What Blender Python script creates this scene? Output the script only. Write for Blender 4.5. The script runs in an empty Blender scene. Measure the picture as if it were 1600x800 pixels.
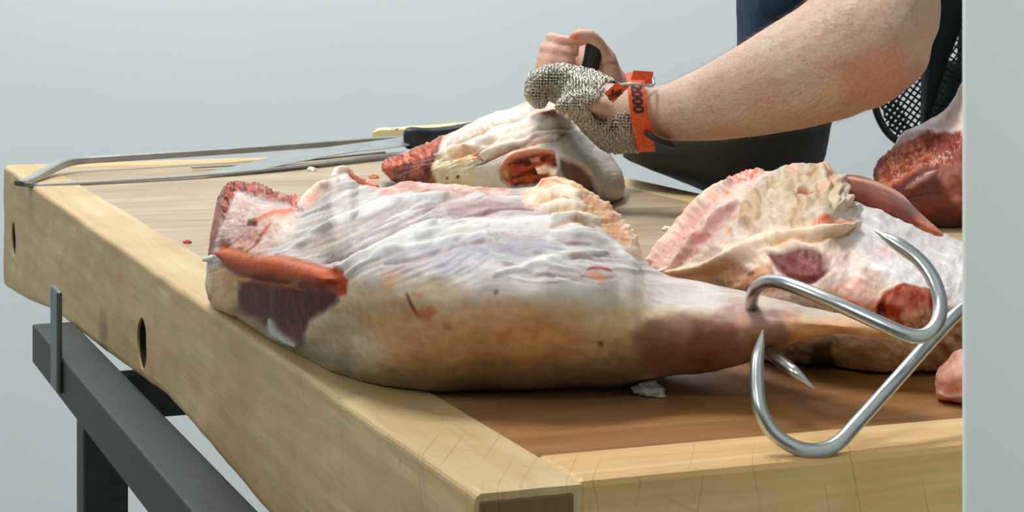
import bpy, bmesh, math, random
import numpy as np
from mathutils import Vector, Matrix, noise as mnoise

# ------------------------------------------------------------------ camera, light
F = 3137.0            # focal length in pixels of the 1600 px frame
HOR = -22.0           # image row of the horizon
TZ = 0.90             # table top height
H = 0.24              # camera height above the table top
CZ = TZ + H
sc = bpy.context.scene
col = sc.collection
cam_d = bpy.data.cameras.new('camera')
cam = bpy.data.objects.new('camera', cam_d); col.objects.link(cam)
cam.location = (0, 0, CZ); cam.rotation_euler = (math.pi/2, 0, 0)
cam_d.sensor_width = 36; cam_d.lens = F/1600*36
cam_d.shift_y = -(400-HOR)/1600
cam_d.clip_start = 0.02
cam_d.dof.use_dof = True; cam_d.dof.focus_distance = 1.45; cam_d.dof.aperture_fstop = 42
sc.camera = cam
sc.view_settings.view_transform = 'Standard'
sc.view_settings.look = 'None'
sc.view_settings.gamma = 1
sc.view_settings.use_curve_mapping = False
sc.view_settings.exposure = 0.0

w = bpy.data.worlds.new('world'); sc.world = w; w.use_nodes = True
nt = w.node_tree; nt.nodes.clear()
wo = nt.nodes.new('ShaderNodeOutputWorld'); bg = nt.nodes.new('ShaderNodeBackground')
tc = nt.nodes.new('ShaderNodeTexCoord'); sp = nt.nodes.new('ShaderNodeSeparateXYZ')
rp = nt.nodes.new('ShaderNodeValToRGB')
mr = nt.nodes.new('ShaderNodeMapRange'); mr.inputs[1].default_value = -1; mr.inputs[2].default_value = 1
nt.links.new(tc.outputs['Generated'], sp.inputs[0]); nt.links.new(sp.outputs[2], mr.inputs[0])
nt.links.new(mr.outputs[0], rp.inputs[0]); nt.links.new(rp.outputs[0], bg.inputs[0]); nt.links.new(bg.outputs[0], wo.inputs[0])
e = rp.color_ramp.elements
e[0].position = 0.30; e[0].color = (0.07, 0.072, 0.07, 1)
e[1].position = 0.75; e[1].color = (0.62, 0.68, 0.72, 1)
x_ = e.new(0.5); x_.color = (0.20, 0.205, 0.20, 1)
bg.inputs[1].default_value = 0.46

def area(name, loc, target, sx, sy, power, color=(1, 1, 1)):
    d = bpy.data.lights.new(name, 'AREA'); d.shape = 'RECTANGLE'; d.size = sx; d.size_y = sy
    d.energy = power; d.color = color
    o = bpy.data.objects.new(name, d); col.objects.link(o); o.location = loc
    v = Vector(target) - Vector(loc); o.rotation_euler = v.to_track_quat('-Z', 'Y').to_euler()
    return o
area('ceiling_lamp_over_table', (-0.6, 1.95, 3.6), (0.05, 1.4, 0.9), 1.1, 0.5, 60, (1, 0.97, 0.92))
area('ceiling_lamp_by_wall', (-0.6, 3.0, 2.9), (-0.2, 4.3, 1.1), 3.2, 0.5, 50, (0.96, 0.99, 1))
area('left_fill', (-2.5, 0.5, 2.5), (-0.3, 1.5, 0.8), 1.2, 0.9, 18, (1, 0.97, 0.90))  # added fill to brighten the block's left face
lp = area('pillar_fill', (-0.6, -0.4, 2.3), (0.95, 0.72, 1.1), 0.3, 0.3, 3.6, (1, 1, 0.97)); lp.data.spread = math.radians(60)  # added fill light aimed at the right-hand pillar

# ------------------------------------------------------------------ helpers
def P(px, py, Y): return np.array([(px-800)/F*Y, Y, CZ-(py-HOR)/F*Y])
def PP(px, py, Y): return np.stack([(px-800)/F*Y, Y, CZ-(py-HOR)/F*Y], -1)
def G(px, py, z=0.0):
    Y = (H-z)*F/(py-HOR); return np.array([(px-800)/F*Y, Y, TZ+z])
def lin(c):
    c = np.asarray(c, float)/255.0
    return np.where(c <= 0.04045, c/12.92, ((c+0.055)/1.055)**2.4)
def rgba(c): return tuple(lin(c)) + (1.0,)
def ss(a, b, x):
    t = np.clip((x-a)/(b-a), 0, 1); return t*t*(3-2*t)

_rs = np.random.RandomState(7)
_perm = _rs.permutation(4096).astype(np.int64)
_grad = _rs.normal(size=(4096, 3)); _grad /= np.linalg.norm(_grad, axis=1)[:, None]
def perlin(p):
    p = np.asarray(p, float); i = np.floor(p).astype(np.int64); f = p-i
    u = f*f*f*(f*(f*6-15)+10); out = 0
    for dx in (0, 1):
        for dy in (0, 1):
            for dz in (0, 1):
                h = _perm[(_perm[(_perm[(i[:, 0]+dx) & 4095]+i[:, 1]+dy) & 4095]+i[:, 2]+dz) & 4095]
                g = _grad[h]
                d = g[:, 0]*(f[:, 0]-dx)+g[:, 1]*(f[:, 1]-dy)+g[:, 2]*(f[:, 2]-dz)
                wt = (u[:, 0] if dx else 1-u[:, 0])*(u[:, 1] if dy else 1-u[:, 1])*(u[:, 2] if dz else 1-u[:, 2])
                out = out + d*wt
    return out*1.6
def fbm(p, oct=4, gain=0.5):
    a = 1; s = 0; t = 0
    for k in range(oct):
        s = s + a*perlin(p*(2**k)+17.3*k); t += a; a *= gain
    return s/t
def n2(px, py, fx, fy, seed=0, oct=3):
    return fbm(np.stack([px*fx+seed*7.7, py*fy-seed*3.1, np.full_like(px, seed*1.37)], -1), oct)

def poly_sd(px, py, poly):
    """signed distance, positive inside"""
    poly = np.asarray(poly, float); n = len(poly)
    d = np.full(px.shape, 1e9); inside = np.zeros(px.shape, bool)
    for k in range(n):
        ax, ay = poly[k]; bx, by = poly[(k+1) % n]
        ex, ey = bx-ax, by-ay; wx, wy = px-ax, py-ay
        t = np.clip((wx*ex+wy*ey)/(ex*ex+ey*ey+1e-9), 0, 1)
        d = np.minimum(d, np.hypot(wx-t*ex, wy-t*ey))
        c = ((ay > py) != (by > py)) & (px < (bx-ax)*(py-ay)/(by-ay+1e-12)+ax)
        inside ^= c
    return np.where(inside, d, -d)
def line_d(px, py, pts):
    pts = np.asarray(pts, float); d = np.full(px.shape, 1e9)
    tt = np.zeros(px.shape); n = len(pts)-1
    for k in range(n):
        ax, ay = pts[k]; bx, by = pts[k+1]
        ex, ey = bx-ax, by-ay; wx, wy = px-ax, py-ay
        t = np.clip((wx*ex+wy*ey)/(ex*ex+ey*ey+1e-9), 0, 1)
        dd = np.hypot(wx-t*ex, wy-t*ey); m = dd < d
        d = np.where(m, dd, d); tt = np.where(m, (k+t)/n, tt)
    return d, tt
def crom(pts, n):
    """Catmull-Rom through rows of pts (k columns), n samples per span"""
    pts = np.asarray(pts, float); q = np.vstack([2*pts[0]-pts[1], pts, 2*pts[-1]-pts[-2]]); out = []
    for k in range(1, len(q)-2):
        for t in np.linspace(0, 1, n, endpoint=False):
            a, b, c, d = q[k-1], q[k], q[k+1], q[k+2]
            out.append(0.5*((2*b)+(-a+c)*t+(2*a-5*b+4*c-d)*t*t+(-a+3*b-3*c+d)*t**3))
    out.append(pts[-1]); return np.array(out)

def new_mesh(name, V, Fc, mat=None, parent=None, smooth=True):
    me = bpy.data.meshes.new(name)
    V = V.tolist() if hasattr(V, 'tolist') else V
    Fc = Fc.tolist() if hasattr(Fc, 'tolist') else Fc
    me.from_pydata(V, [], Fc); me.update()
    if smooth: me.polygons.foreach_set('use_smooth', [True]*len(me.polygons))
    o = bpy.data.objects.new(name, me); col.objects.link(o)
    if mat: me.materials.append(mat)
    if parent: attach(o, parent)
    return o
def attach(o, parent):
    o.parent = parent
    o.matrix_parent_inverse = Matrix.LocRotScale(parent.location, parent.rotation_euler, parent.scale).inverted() if not parent.parent else \
        (parent.parent_matrix if False else WORLD.get(parent.name, Matrix.Identity(4)).inverted())
WORLD = {}
def thing(name, label, cat, loc=(0, 0, 0), rotz=0, group=None):
    o = bpy.data.objects.new(name, None); col.objects.link(o); o.location = loc; o.rotation_euler = (0, 0, rotz)
    o.empty_display_size = 0.05
    tag(o, label, cat, group); return o
def tag(o, label, cat, group=None):
    o['label'] = label; o['category'] = cat
    if group: o['group'] = group
def setcol(o, C):
    at = o.data.color_attributes.new('Col', 'FLOAT_COLOR', 'POINT')
    a = np.ones((len(C), 4), np.float32); a[:, :3] = C; at.data.foreach_set('color', a.ravel())
def bmobj(name, bm, mat, parent=None, smooth=False):
    me = bpy.data.meshes.new(name); bm.to_mesh(me); bm.free()
    if smooth: me.polygons.foreach_set('use_smooth', [True]*len(me.polygons))
    o = bpy.data.objects.new(name, me); col.objects.link(o); me.materials.append(mat)
    if parent: attach(o, parent)
    return o
def apply_mods(o):
    dg = bpy.context.evaluated_depsgraph_get(); dg.update()
    me = bpy.data.meshes.new_from_object(o.evaluated_get(dg)); old = o.data
    o.modifiers.clear(); o.data = me; bpy.data.meshes.remove(old); me.name = o.name

# ------------------------------------------------------------------ materials
def mat(name):
    m = bpy.data.materials.new(name); m.use_nodes = True
    return m, m.node_tree, m.node_tree.nodes['Principled BSDF']
def simple(name, c, rough=0.5, metal=0.0, noise_s=0, var=0.15, bump=0, coat=0):
    m, t, b = mat(name); b.inputs['Roughness'].default_value = rough; b.inputs['Metallic'].default_value = metal
    b.inputs['Coat Weight'].default_value = coat
    c = lin(c)
    if noise_s:
        co = t.nodes.new('ShaderNodeTexCoord'); n = t.nodes.new('ShaderNodeTexNoise'); n.inputs['Scale'].default_value = noise_s
        n.inputs['Detail'].default_value = 6; r = t.nodes.new('ShaderNodeValToRGB')
        t.links.new(co.outputs['Object'], n.inputs['Vector']); t.links.new(n.outputs['Fac'], r.inputs[0])
        r.color_ramp.elements[0].position = 0.3; r.color_ramp.elements[1].position = 0.7
        r.color_ramp.elements[0].color = tuple(c*(1-var))+(1,); r.color_ramp.elements[1].color = tuple(np.minimum(c*(1+var), 1))+(1,)
        t.links.new(r.outputs[0], b.inputs['Base Color'])
        if bump:
            bp = t.nodes.new('ShaderNodeBump'); bp.inputs['Strength'].default_value = 1; bp.inputs['Distance'].default_value = bump
            t.links.new(n.outputs['Fac'], bp.inputs['Height']); t.links.new(bp.outputs[0], b.inputs['Normal'])
    else: b.inputs['Base Color'].default_value = tuple(c)+(1,)
    return m

def meat_mat(name, rough=0.42, sss=0.1, bump=0.00028):
    m, t, b = mat(name); L = t.links
    at = t.nodes.new('ShaderNodeAttribute'); at.attribute_name = 'Col'
    co = t.nodes.new('ShaderNodeTexCoord')
    n = t.nodes.new('ShaderNodeTexNoise'); n.inputs['Scale'].default_value = 160; n.inputs['Detail'].default_value = 5
    L.new(co.outputs['Object'], n.inputs['Vector'])
    hs = t.nodes.new('ShaderNodeMix'); hs.data_type = 'RGBA'; hs.blend_type = 'OVERLAY'; hs.inputs['Factor'].default_value = 0.35
    L.new(at.outputs['Color'], hs.inputs['A']); L.new(n.outputs['Fac'], hs.inputs['B'])
    L.new(hs.outputs['Result'], b.inputs['Base Color'])
    n3 = t.nodes.new('ShaderNodeTexNoise'); n3.inputs['Scale'].default_value = 45; n3.inputs['Detail'].default_value = 6
    n3.inputs['Distortion'].default_value = 1.2
    L.new(co.outputs['Object'], n3.inputs['Vector'])
    mr = t.nodes.new('ShaderNodeMapRange'); mr.inputs[3].default_value = rough-0.1; mr.inputs[4].default_value = rough+0.2
    L.new(n3.outputs['Fac'], mr.inputs[0]); L.new(mr.outputs[0], b.inputs['Roughness'])
    bp = t.nodes.new('ShaderNodeBump'); bp.inputs['Distance'].default_value = bump; bp.inputs['Strength'].default_value = 1
    ad = t.nodes.new('ShaderNodeMath'); ad.operation = 'MULTIPLY_ADD'; ad.inputs[1].default_value = 3.0
    L.new(n3.outputs['Fac'], ad.inputs[0]); L.new(n.outputs['Fac'], ad.inputs[2])
    L.new(ad.outputs[0], bp.inputs['Height']); L.new(bp.outputs[0], b.inputs['Normal'])
    b.inputs['Subsurface Weight'].default_value = sss
    b.inputs['Subsurface Radius'].default_value = (0.9, 0.35, 0.2); b.inputs['Subsurface Scale'].default_value = 0.004
    b.inputs['Coat Weight'].default_value = 0.04 if rough > 0.4 else 0.15; b.inputs['Coat Roughness'].default_value = 0.25; b.inputs['Specular IOR Level'].default_value = 0.16 if rough > 0.4 else 0.4
    return m
M_meat = meat_mat('raw_meat'); M_wetmeat = meat_mat('wet_red_meat', 0.3, 0.06)
M_steel = simple('brushed_steel', (190, 195, 195), 0.28, 1.0, 60, 0.1)
M_blade = simple('blade_steel', (175, 178, 178), 0.42, 0.85, 40, 0.12)
M_paint = simple('dark_painted_steel', (54, 62, 64), 0.5, 0.1, 90, 0.22, 0.0002)
M_bracket = simple('bracket_steel', (112, 120, 122), 0.38, 0.7, 60, 0.15)
M_black = simple('black_plastic', (26, 34, 38), 0.42, 0, 200, 0.2, 0.0001)
M_yellow = simple('cream_plastic', (228, 216, 160), 0.4, 0, 120, 0.08)
M_orange = simple('orange_strap', (222, 84, 34), 0.55, 0, 260, 0.3, 0.0004)
M_ink = simple('black_ink', (32, 20, 18), 0.6)
M_mail = simple('mail_ring_steel', (205, 200, 190), 0.3, 1.0)
M_liner = simple('dark_liner', (34, 32, 28), 0.9, 0, 300, 0.3)
M_shirt = simple('blue_shirt', (8, 46, 70), 0.9, 0, 25, 0.25, 0.002)
M_apron = simple('dark_apron', (46, 50, 46), 0.75, 0, 60, 0.15, 0.0006)
M_hair = simple('brown_hair', (150, 112, 72), 0.5)
M_dark = simple('shaded_stained_wood', (46, 36, 24), 0.8, 0, 60, 0.3)  # dark tone for shade and stain inside the bolt holes
M_bolt = simple('bolt_head', (160, 156, 146), 0.5, 0.3, 60, 0.15)
M_bone = simple('white_bone', (236, 236, 230), 0.4, 0, 80, 0.06)
M_black_cloth = simple('black_cloth', (16, 30, 36), 0.7, 0, 40, 0.3, 0.001)
M_wire = simple('dark_mesh_wire', (52, 62, 56), 0.4, 0.6)

def wood(name, c1, c2, axis, scale=1.0, stain=None, rough=0.5, wet_dim=False):
    m, t, b = mat(name); L = t.links; N = t.nodes.new
    co = N('ShaderNodeTexCoord'); mp = N('ShaderNodeMapping')
    s = [26, 26, 26]; s[axis] = 1.6
    mp.inputs['Scale'].default_value = [v*scale for v in s]
    L.new(co.outputs['Object'], mp.inputs[0])
    n = N('ShaderNodeTexNoise'); n.inputs['Scale'].default_value = 2.2; n.inputs['Detail'].default_value = 8; n.inputs['Roughness'].default_value = 0.65
    n.inputs['Distortion'].default_value = 0.6
    L.new(mp.outputs[0], n.inputs['Vector'])
    r = N('ShaderNodeValToRGB'); L.new(n.outputs['Fac'], r.inputs[0])
    r.color_ramp.elements[0].position = 0.3; r.color_ramp.elements[1].position = 0.68
    r.color_ramp.elements[0].color = rgba(c1); r.color_ramp.elements[1].color = rgba(c2)
    # stains
    n4 = N('ShaderNodeTexNoise'); n4.inputs['Scale'].default_value = 7; n4.inputs['Detail'].default_value = 5
    L.new(co.outputs['Object'], n4.inputs['Vector'])
    r4 = N('ShaderNodeMapRange'); r4.inputs[1].default_value = 0.45; r4.inputs[2].default_value = 0.75; r4.inputs[4].default_value = 0.55
    L.new(n4.outputs['Fac'], r4.inputs[0])
    mx = N('ShaderNodeMix'); mx.data_type = 'RGBA'; L.new(r4.outputs[0], mx.inputs['Factor']); L.new(r.outputs[0], mx.inputs['A'])
    mx.inputs['B'].default_value = rgba(stain or c1)
    if wet_dim:   # near part darker: oil soak plus weaker light painted into the colour
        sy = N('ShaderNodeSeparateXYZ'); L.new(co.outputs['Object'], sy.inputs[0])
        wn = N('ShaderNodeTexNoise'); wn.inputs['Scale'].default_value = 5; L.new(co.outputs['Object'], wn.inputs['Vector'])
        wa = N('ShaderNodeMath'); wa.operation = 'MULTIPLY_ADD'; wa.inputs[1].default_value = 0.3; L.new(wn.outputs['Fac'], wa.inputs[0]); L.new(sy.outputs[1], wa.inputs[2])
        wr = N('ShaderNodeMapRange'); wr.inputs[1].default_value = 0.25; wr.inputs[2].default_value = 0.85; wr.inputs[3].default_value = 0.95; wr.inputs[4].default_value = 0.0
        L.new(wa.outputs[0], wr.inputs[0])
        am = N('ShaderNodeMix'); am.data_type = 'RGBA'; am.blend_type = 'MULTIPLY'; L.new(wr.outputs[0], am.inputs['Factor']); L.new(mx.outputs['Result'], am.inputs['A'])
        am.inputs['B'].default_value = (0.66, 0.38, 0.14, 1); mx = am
    # knife scratches: thin stretched noise bands in two directions
    last = mx.outputs['Result']; hts = []
    for k, (ang, sx) in enumerate(((0.5, 900), (-0.9, 700), (1.25, 1100))):
        m2 = N('ShaderNodeMapping'); m2.inputs['Rotation'].default_value = (0.3*k, 0.2, ang); 
        L.new(co.outputs['Object'], m2.inputs[0])
        m3 = N('ShaderNodeMapping'); m3.inputs['Scale'].default_value = (sx*0.7, 4, 9); L.new(m2.outputs[0], m3.inputs[0])
        v = N('ShaderNodeTexNoise'); v.inputs['Scale'].default_value = 1; v.inputs['Detail'].default_value = 1
        L.new(m3.outputs[0], v.inputs['Vector'])
        g = N('ShaderNodeMapRange'); g.inputs[1].default_value = 0.70; g.inputs[2].default_value = 0.76; g.inputs[4].default_value = 0.28
        L.new(v.outputs['Fac'], g.inputs[0])
        x = N('ShaderNodeMix'); x.data_type = 'RGBA'; L.new(g.outputs[0], x.inputs['Factor']); L.new(last, x.inputs['A'])
        x.inputs['B'].default_value = tuple(lin(c1)*0.35)+(1,); last = x.outputs['Result']; hts.append(g.outputs[0])
    # dark pits
    vo = N('ShaderNodeTexNoise'); vo.inputs['Scale'].default_value = 130; vo.inputs['Detail'].default_value = 2
    L.new(co.outputs['Object'], vo.inputs['Vector'])
    g = N('ShaderNodeMapRange'); g.inputs[1].default_value = 0.70; g.inputs[2].default_value = 0.80; g.inputs[4].default_value = 0.45
    L.new(vo.outputs['Fac'], g.inputs[0])
    x = N('ShaderNodeMix'); x.data_type = 'RGBA'; L.new(g.outputs[0], x.inputs['Factor']); L.new(last, x.inputs['A'])
    x.inputs['B'].default_value = tuple(lin(c1)*0.3)+(1,)
    L.new(x.outputs['Result'], b.inputs['Base Color'])
    bp = N('ShaderNodeBump'); bp.inputs['Distance'].default_value = 0.0006; bp.inputs['Strength'].default_value = 0.8
    ad = N('ShaderNodeMath'); ad.operation = 'SUBTRACT'; L.new(n.outputs['Fac'], ad.inputs[0]); L.new(hts[0], ad.inputs[1])
    L.new(ad.outputs[0], bp.inputs['Height']); L.new(bp.outputs[0], b.inputs['Normal'])
    b.inputs['Roughness'].default_value = rough
    return m
M_wleft = wood('maple_edge', (192, 164, 112), (214, 192, 146), 1, stain=(176, 146, 94), rough=0.5)
M_wfront = wood('maple_edge_front', (206, 164, 98), (224, 196, 142), 0, stain=(182, 130, 68), rough=0.45)
M_wslab = wood('oiled_dimmed_slab', (160, 138, 108), (196, 178, 150), 0, stain=(148, 120, 88), rough=0.45, wet_dim=True)
M_wend = wood('end_grain', (104, 78, 46), (132, 104, 64), 2, stain=(90, 66, 40))

# ------------------------------------------------------------------ the room
def box(bm, x0, x1, y0, y1, z0, z1):
    vs = [bm.verts.new(v) for v in ((x0, y0, z0), (x1, y0, z0), (x1, y1, z0), (x0, y1, z0), (x0, y0, z1), (x1, y0, z1), (x1, y1, z1), (x0, y1, z1))]
    for f in ((0, 3, 2, 1), (4, 5, 6, 7), (0, 1, 5, 4), (1, 2, 6, 5), (2, 3, 7, 6), (3, 0, 4, 7)): bm.faces.new([vs[k] for k in f])
def struct(name, m, *b):
    bm = bmesh.new(); box(bm, *b); o = bmobj(name, bm, m); o['kind'] = 'structure'; return o
M_wall = simple('wall_paint', (216, 224, 225), 0.7, 0, 1.3, 0.03)
M_floor = simple('grey_floor', (150, 152, 150), 0.6, 0, 6, 0.08)
M_post = simple('grey_green_paint', (236, 246, 241), 0.6, 0, 3, 0.02)
struct('floor', M_floor, -4, 4, -1.5, 4.3, -0.1, 0)
struct('wall_back', M_wall, -4, 4, 4.3, 4.4, 0, 3.0)
def prism(name, m, xy, z0, z1):
    k = len(xy); V = [(x, y, z0) for x, y in xy]+[(x, y, z1) for x, y in xy]
    o = new_mesh(name, V, [list(range(k))[::-1], list(range(k, 2*k))]+[[i, (i+1) % k, (i+1) % k+k, i+k] for i in range(k)], m, None, False)
    o['kind'] = 'structure'; return o
pr = prism('wall_right', M_post, [((1503.5-800)/F*0.75, 0.75), (1.0, 0.62), (1.0, 0.80), ((1516-800)/F*0.80, 0.80)], 0, 3.0)
bv = pr.modifiers.new('b', 'BEVEL'); bv.width = 0.0015; bv.segments = 3

# ------------------------------------------------------------------ the butcher block
Np = G(735, 766); ANG = math.atan2(1200, F)
e2 = np.array([math.cos(ANG), math.sin(ANG)]); e1 = np.array([-math.sin(ANG), math.cos(ANG)])
table = thing('butcher_block_table', 'thick worn maple butcher block on a dark steel frame, carrying the meat', 'table', (Np[0], Np[1], 0), ANG)
def loc2(p):  # world xy -> table frame
    d = np.array(p[:2])-Np[:2]; return float(d@e2), float(d@e1)
def wpt(x, y, z): v = Np[:2]+x*e2+y*e1; return (float(v[0]), float(v[1]), z)
LEN = loc2(G(5, 258))[1]
tprof_y = [0, 0.38, 0.45, 0.58, 0.75, 0.95, 1.28, 1.45, 1.62, LEN]
tprof_t = [.115, .112, .110, .103, .0985, .109, .122, .131, .147, .163]
def tbot(y): return np.interp(y, tprof_y, tprof_t)
def local_obj(name, V, Fc, m, smooth=False):
    o = new_mesh(name, V, Fc, m, None, smooth); o.parent = table; return o
def slab_poly(name, poly, m, z1=0.0, bev=0.003, thick=None, n=1):
    """poly in table frame; top at TZ+z1; underside follows the worn profile"""
    V = []; k = len(poly)
    for x, y in poly: V.append((x, y, TZ+z1))
    for x, y in poly: V.append((x, y, TZ-(thick if thick else float(tbot(y)))))
    Fc = [list(range(k)), list(range(2*k-1, k-1, -1))]+[[i, i+k, (i+1) % k+k, (i+1) % k] for i in range(k)]
    o = local_obj(name, V, Fc, m)
    b = o.modifiers.new('b', 'BEVEL'); b.width = bev; b.segments = 2; b.limit_method = 'ANGLE'; b.angle_limit = math.radians(30)
    return o
BW = 0.055
def left_board():
    ny, nx, nz = 220, 8, 16
    bm = bmesh.new(); ys = np.linspace(0, LEN, ny+1)
    # closed rounded section swept along y, ends rounded
    sec = []
    r = 0.0045
    def sect(t):
        pts = []
        for k in range(5): a = math.pi/2*k/4; pts.append((r-r*math.sin(a) if False else r*(1-math.cos(a)), -r*(1-math.sin(a))))
        for k in range(1, nx): pts.append((r+(BW-r)*k/nx, 0))
        pts.append((BW, 0)); pts.append((BW, -t))
        for k in range(nx-1, 0, -1): pts.append((r*2+(BW-2*r)*k/nx, -t))
        for k in range(5): a = math.pi/2*k/4; pts.append((r*2*(1-math.sin(a)), -t+r*2*(1-math.cos(a))))
        for k in range(1, nz): pts.append((0, (-t+2*r)*(1-k/nz)-r*k/nz))
        return pts
    V = []; Fc = []
    for y in ys:
        t = float(tbot(y))
        end = max(0, 1-(LEN-y)/0.02)  # worn far corner
        end0 = max(0, 1-y/0.008)
        zc_ = -t/2
        for (x, z) in sect(t-0.02*end**2):
            nn = 0.0012*mnoise.noise(Vector((x*9, y*6, z*20)))+0.0006*mnoise.noise(Vector((x*40, y*30, z*60)))
            # worn nick along the upper outside edge
            if x < 0.012 and z > -0.012: nn += 0.0018*max(0, mnoise.noise(Vector((3, y*14, 1))))
            V.append((x+nn+0.006*end**2+0.002*end0**2, y, TZ+z-0.4*abs(nn)-0.002*end0**2))
    m_ = len(V)//len(ys)
    for i in range(len(ys)-1):
        for k in range(m_): Fc.append([i*m_+k, i*m_+(k+1) % m_, (i+1)*m_+(k+1) % m_, (i+1)*m_+k])
    Fc.append(list(range(m_))[::-1]); Fc.append([(len(ys)-1)*m_+k for k in range(m_)])
    o = local_obj('border_board', V, Fc, M_wleft)
    bm = bmesh.new(); bm.from_mesh(o.data); bmesh.ops.recalc_face_normals(bm, faces=bm.faces); bm.to_mesh(o.data); bm.free()
    # bolt holes bored in the outer face
    for (yy, dz) in holes:
        cb = bmesh.new(); bmesh.ops.create_cone(cb, cap_ends=True, segments=40, radius1=0.0225, radius2=0.0225, depth=0.06,
            matrix=Matrix.Translation((0.003, yy, TZ-dz)) @ Matrix.Rotation(math.pi/2, 4, 'Y'))
        me = bpy.data.meshes.new('c'); cb.to_mesh(me); cb.free(); c = bpy.data.objects.new('c', me); col.objects.link(c)
        c.parent = table
        md = o.modifiers.new('h', 'BOOLEAN'); md.object = c; md.operation = 'DIFFERENCE'; md.solver = 'EXACT'
        apply_mods(o); bpy.data.objects.remove(c); bpy.data.meshes.remove(me)
    me = o.data; me.polygons.foreach_set('use_smooth', [False]*len(me.polygons))
    return o
def face_pt(px, py):  # point on the left face plane -> (y along, depth below top)
    # X = Np.x + y*e1x ; Y = Np.y + y*e1y
    k = (px-800)/F; y = (k*Np[1]-Np[0])/(e1[0]-k*e1[1]); Y = Np[1]+y*e1[1]
    return y, (py-HOR)/F*Y-H
holes = [face_pt(222, 537), face_pt(21, 373)]
left_board()
for (yy, dz) in holes:
    bm = bmesh.new()
    bmesh.ops.create_cone(bm, cap_ends=True, segments=24, radius1=0.0205, radius2=0.0205, depth=0.012,
        matrix=Matrix.Translation((0.0195, yy, TZ-dz)) @ Matrix.Rotation(math.pi/2, 4, 'Y'))
    bmesh.ops.create_cone(bm, cap_ends=True, segments=6, radius1=0.009, radius2=0.009, depth=0.014,
        matrix=Matrix.Translation((0.0145, yy, TZ-dz)) @ Matrix.Rotation(math.pi/2, 4, 'Y'))
    o = bmobj('tie_bolt', bm, M_bolt); o.parent = table
    bm = bmesh.new()
    bmesh.ops.create_cone(bm, cap_ends=False, segments=40, radius1=0.0222, radius2=0.0222, depth=0.030,
        matrix=Matrix.Translation((0.017, yy, TZ-dz)) @ Matrix.Rotation(math.pi/2, 4, 'Y'))
    o = bmobj('bolt_hole_shade', bm, M_dark); o.parent = table  # dark insert added to paint shade and stain on the hole wall
    md = o.modifiers.new('s', 'SOLIDIFY'); md.thickness = 0.001
W0 = 0.712; XR = W0; RB = 0.050
slab_poly('border_board', [(BW, LEN-BW), (W0-RB, LEN-BW), (W0-RB, LEN), (BW, LEN)], M_wfront, bev=0.004)
slab_poly('border_board', [(W0-RB, BW+0.002), (W0, BW+0.002), (W0, LEN-0.001), (W0-RB, LEN-0.001)], M_wleft, bev=0.004)
slab_poly('border_board', [(BW, 0), (XR, 0), (XR, BW+0.002), (BW, BW+0.002)], M_wfront, bev=0.004)
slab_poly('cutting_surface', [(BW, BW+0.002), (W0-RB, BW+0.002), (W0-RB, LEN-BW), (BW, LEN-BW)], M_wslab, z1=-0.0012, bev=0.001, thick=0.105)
# end grain of the left board on the front face
o = slab_poly('end_grain_block', [(0.0045, -0.0012), (BW-0.002, -0.0012), (BW-0.002, 0.012), (0.0045, 0.012)], M_wend, z1=-0.006, bev=0.001, thick=0.11)

# steel frame
def lbox(name, x0, x1, y0, y1, z0, z1, m, bev=0.002, par=None):
    bm = bmesh.new(); box(bm, x0, x1, y0, y1, z0, z1); o = bmobj(name, bm, m); o.parent = table
    b = o.modifiers.new('b', 'BEVEL'); b.width = bev; b.segments = 3; b.limit_method = 'ANGLE'
    return o
ZB = TZ-0.1115
y_end = 1.16
y_end = (F*0.305/455-Np[1])/e1[1]
lbox('rail', -0.043, -0.001, -0.1, y_end, ZB-0.040, ZB, M_paint)
y_leg = (1.80-Np[1])/e1[1]
lbox('leg', -0.041, -0.001, y_leg, y_leg+0.040, 0, ZB-0.0402, M_paint)
lbox('leg', -0.041, -0.001, -0.08, -0.04, 0, ZB-0.0402, M_paint)
lbox('leg', XR-0.1, XR-0.06, 0.02, 0.06, 0, TZ-0.1155, M_paint)
lbox('leg', XR-0.1, XR-0.06, 0.78, 0.82, 0, TZ-0.1055, M_paint)
lbox('rail', -0.001, XR-0.1, 0.03, 0.06, ZB-0.044, ZB-0.004, M_paint)
lbox('rail', -0.001, XR-0.1, y_leg+0.03, y_leg+0.06, ZB-0.044, ZB-0.004, M_paint)
lbox('leg', XR-0.1, XR-0.06, y_leg, y_leg+0.04, 0, TZ-0.1055, M_paint)
# a second table against the right side of the block, under the far cut of meat
side = thing('work_table', 'pale wooden work table beyond the block, under the far dark red cut', 'table', (Np[0], Np[1], 0), ANG)
def sbox(name, x0, x1, y0, y1, z0, z1, m):
    bm = bmesh.new(); box(bm, x0, x1, y0, y1, z0, z1); o = bmobj(name, bm, m); o.parent = side
    b = o.modifiers.new('b', 'BEVEL'); b.width = 0.003; b.segments = 2; return o
sbox('table_top', W0+0.006, 1.42, 0.40, 1.0, TZ-0.05, TZ, M_wleft)
for lx in (W0+0.05, 1.34):
    for ly in (0.44, 0.92): sbox('leg', lx, lx+0.04, ly, ly+0.04, 0, TZ-0.0502, M_paint)
yb = (1.93-Np[1])/e1[1]-0.03
def zpx(py, Y): return CZ-(py-HOR)/F*Y
lbox('retaining_bracket', -0.0485, -0.0432, yb, yb+0.045, zpx(612, 1.90), zpx(452, 1.90), M_bracket, 0.0022)

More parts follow.
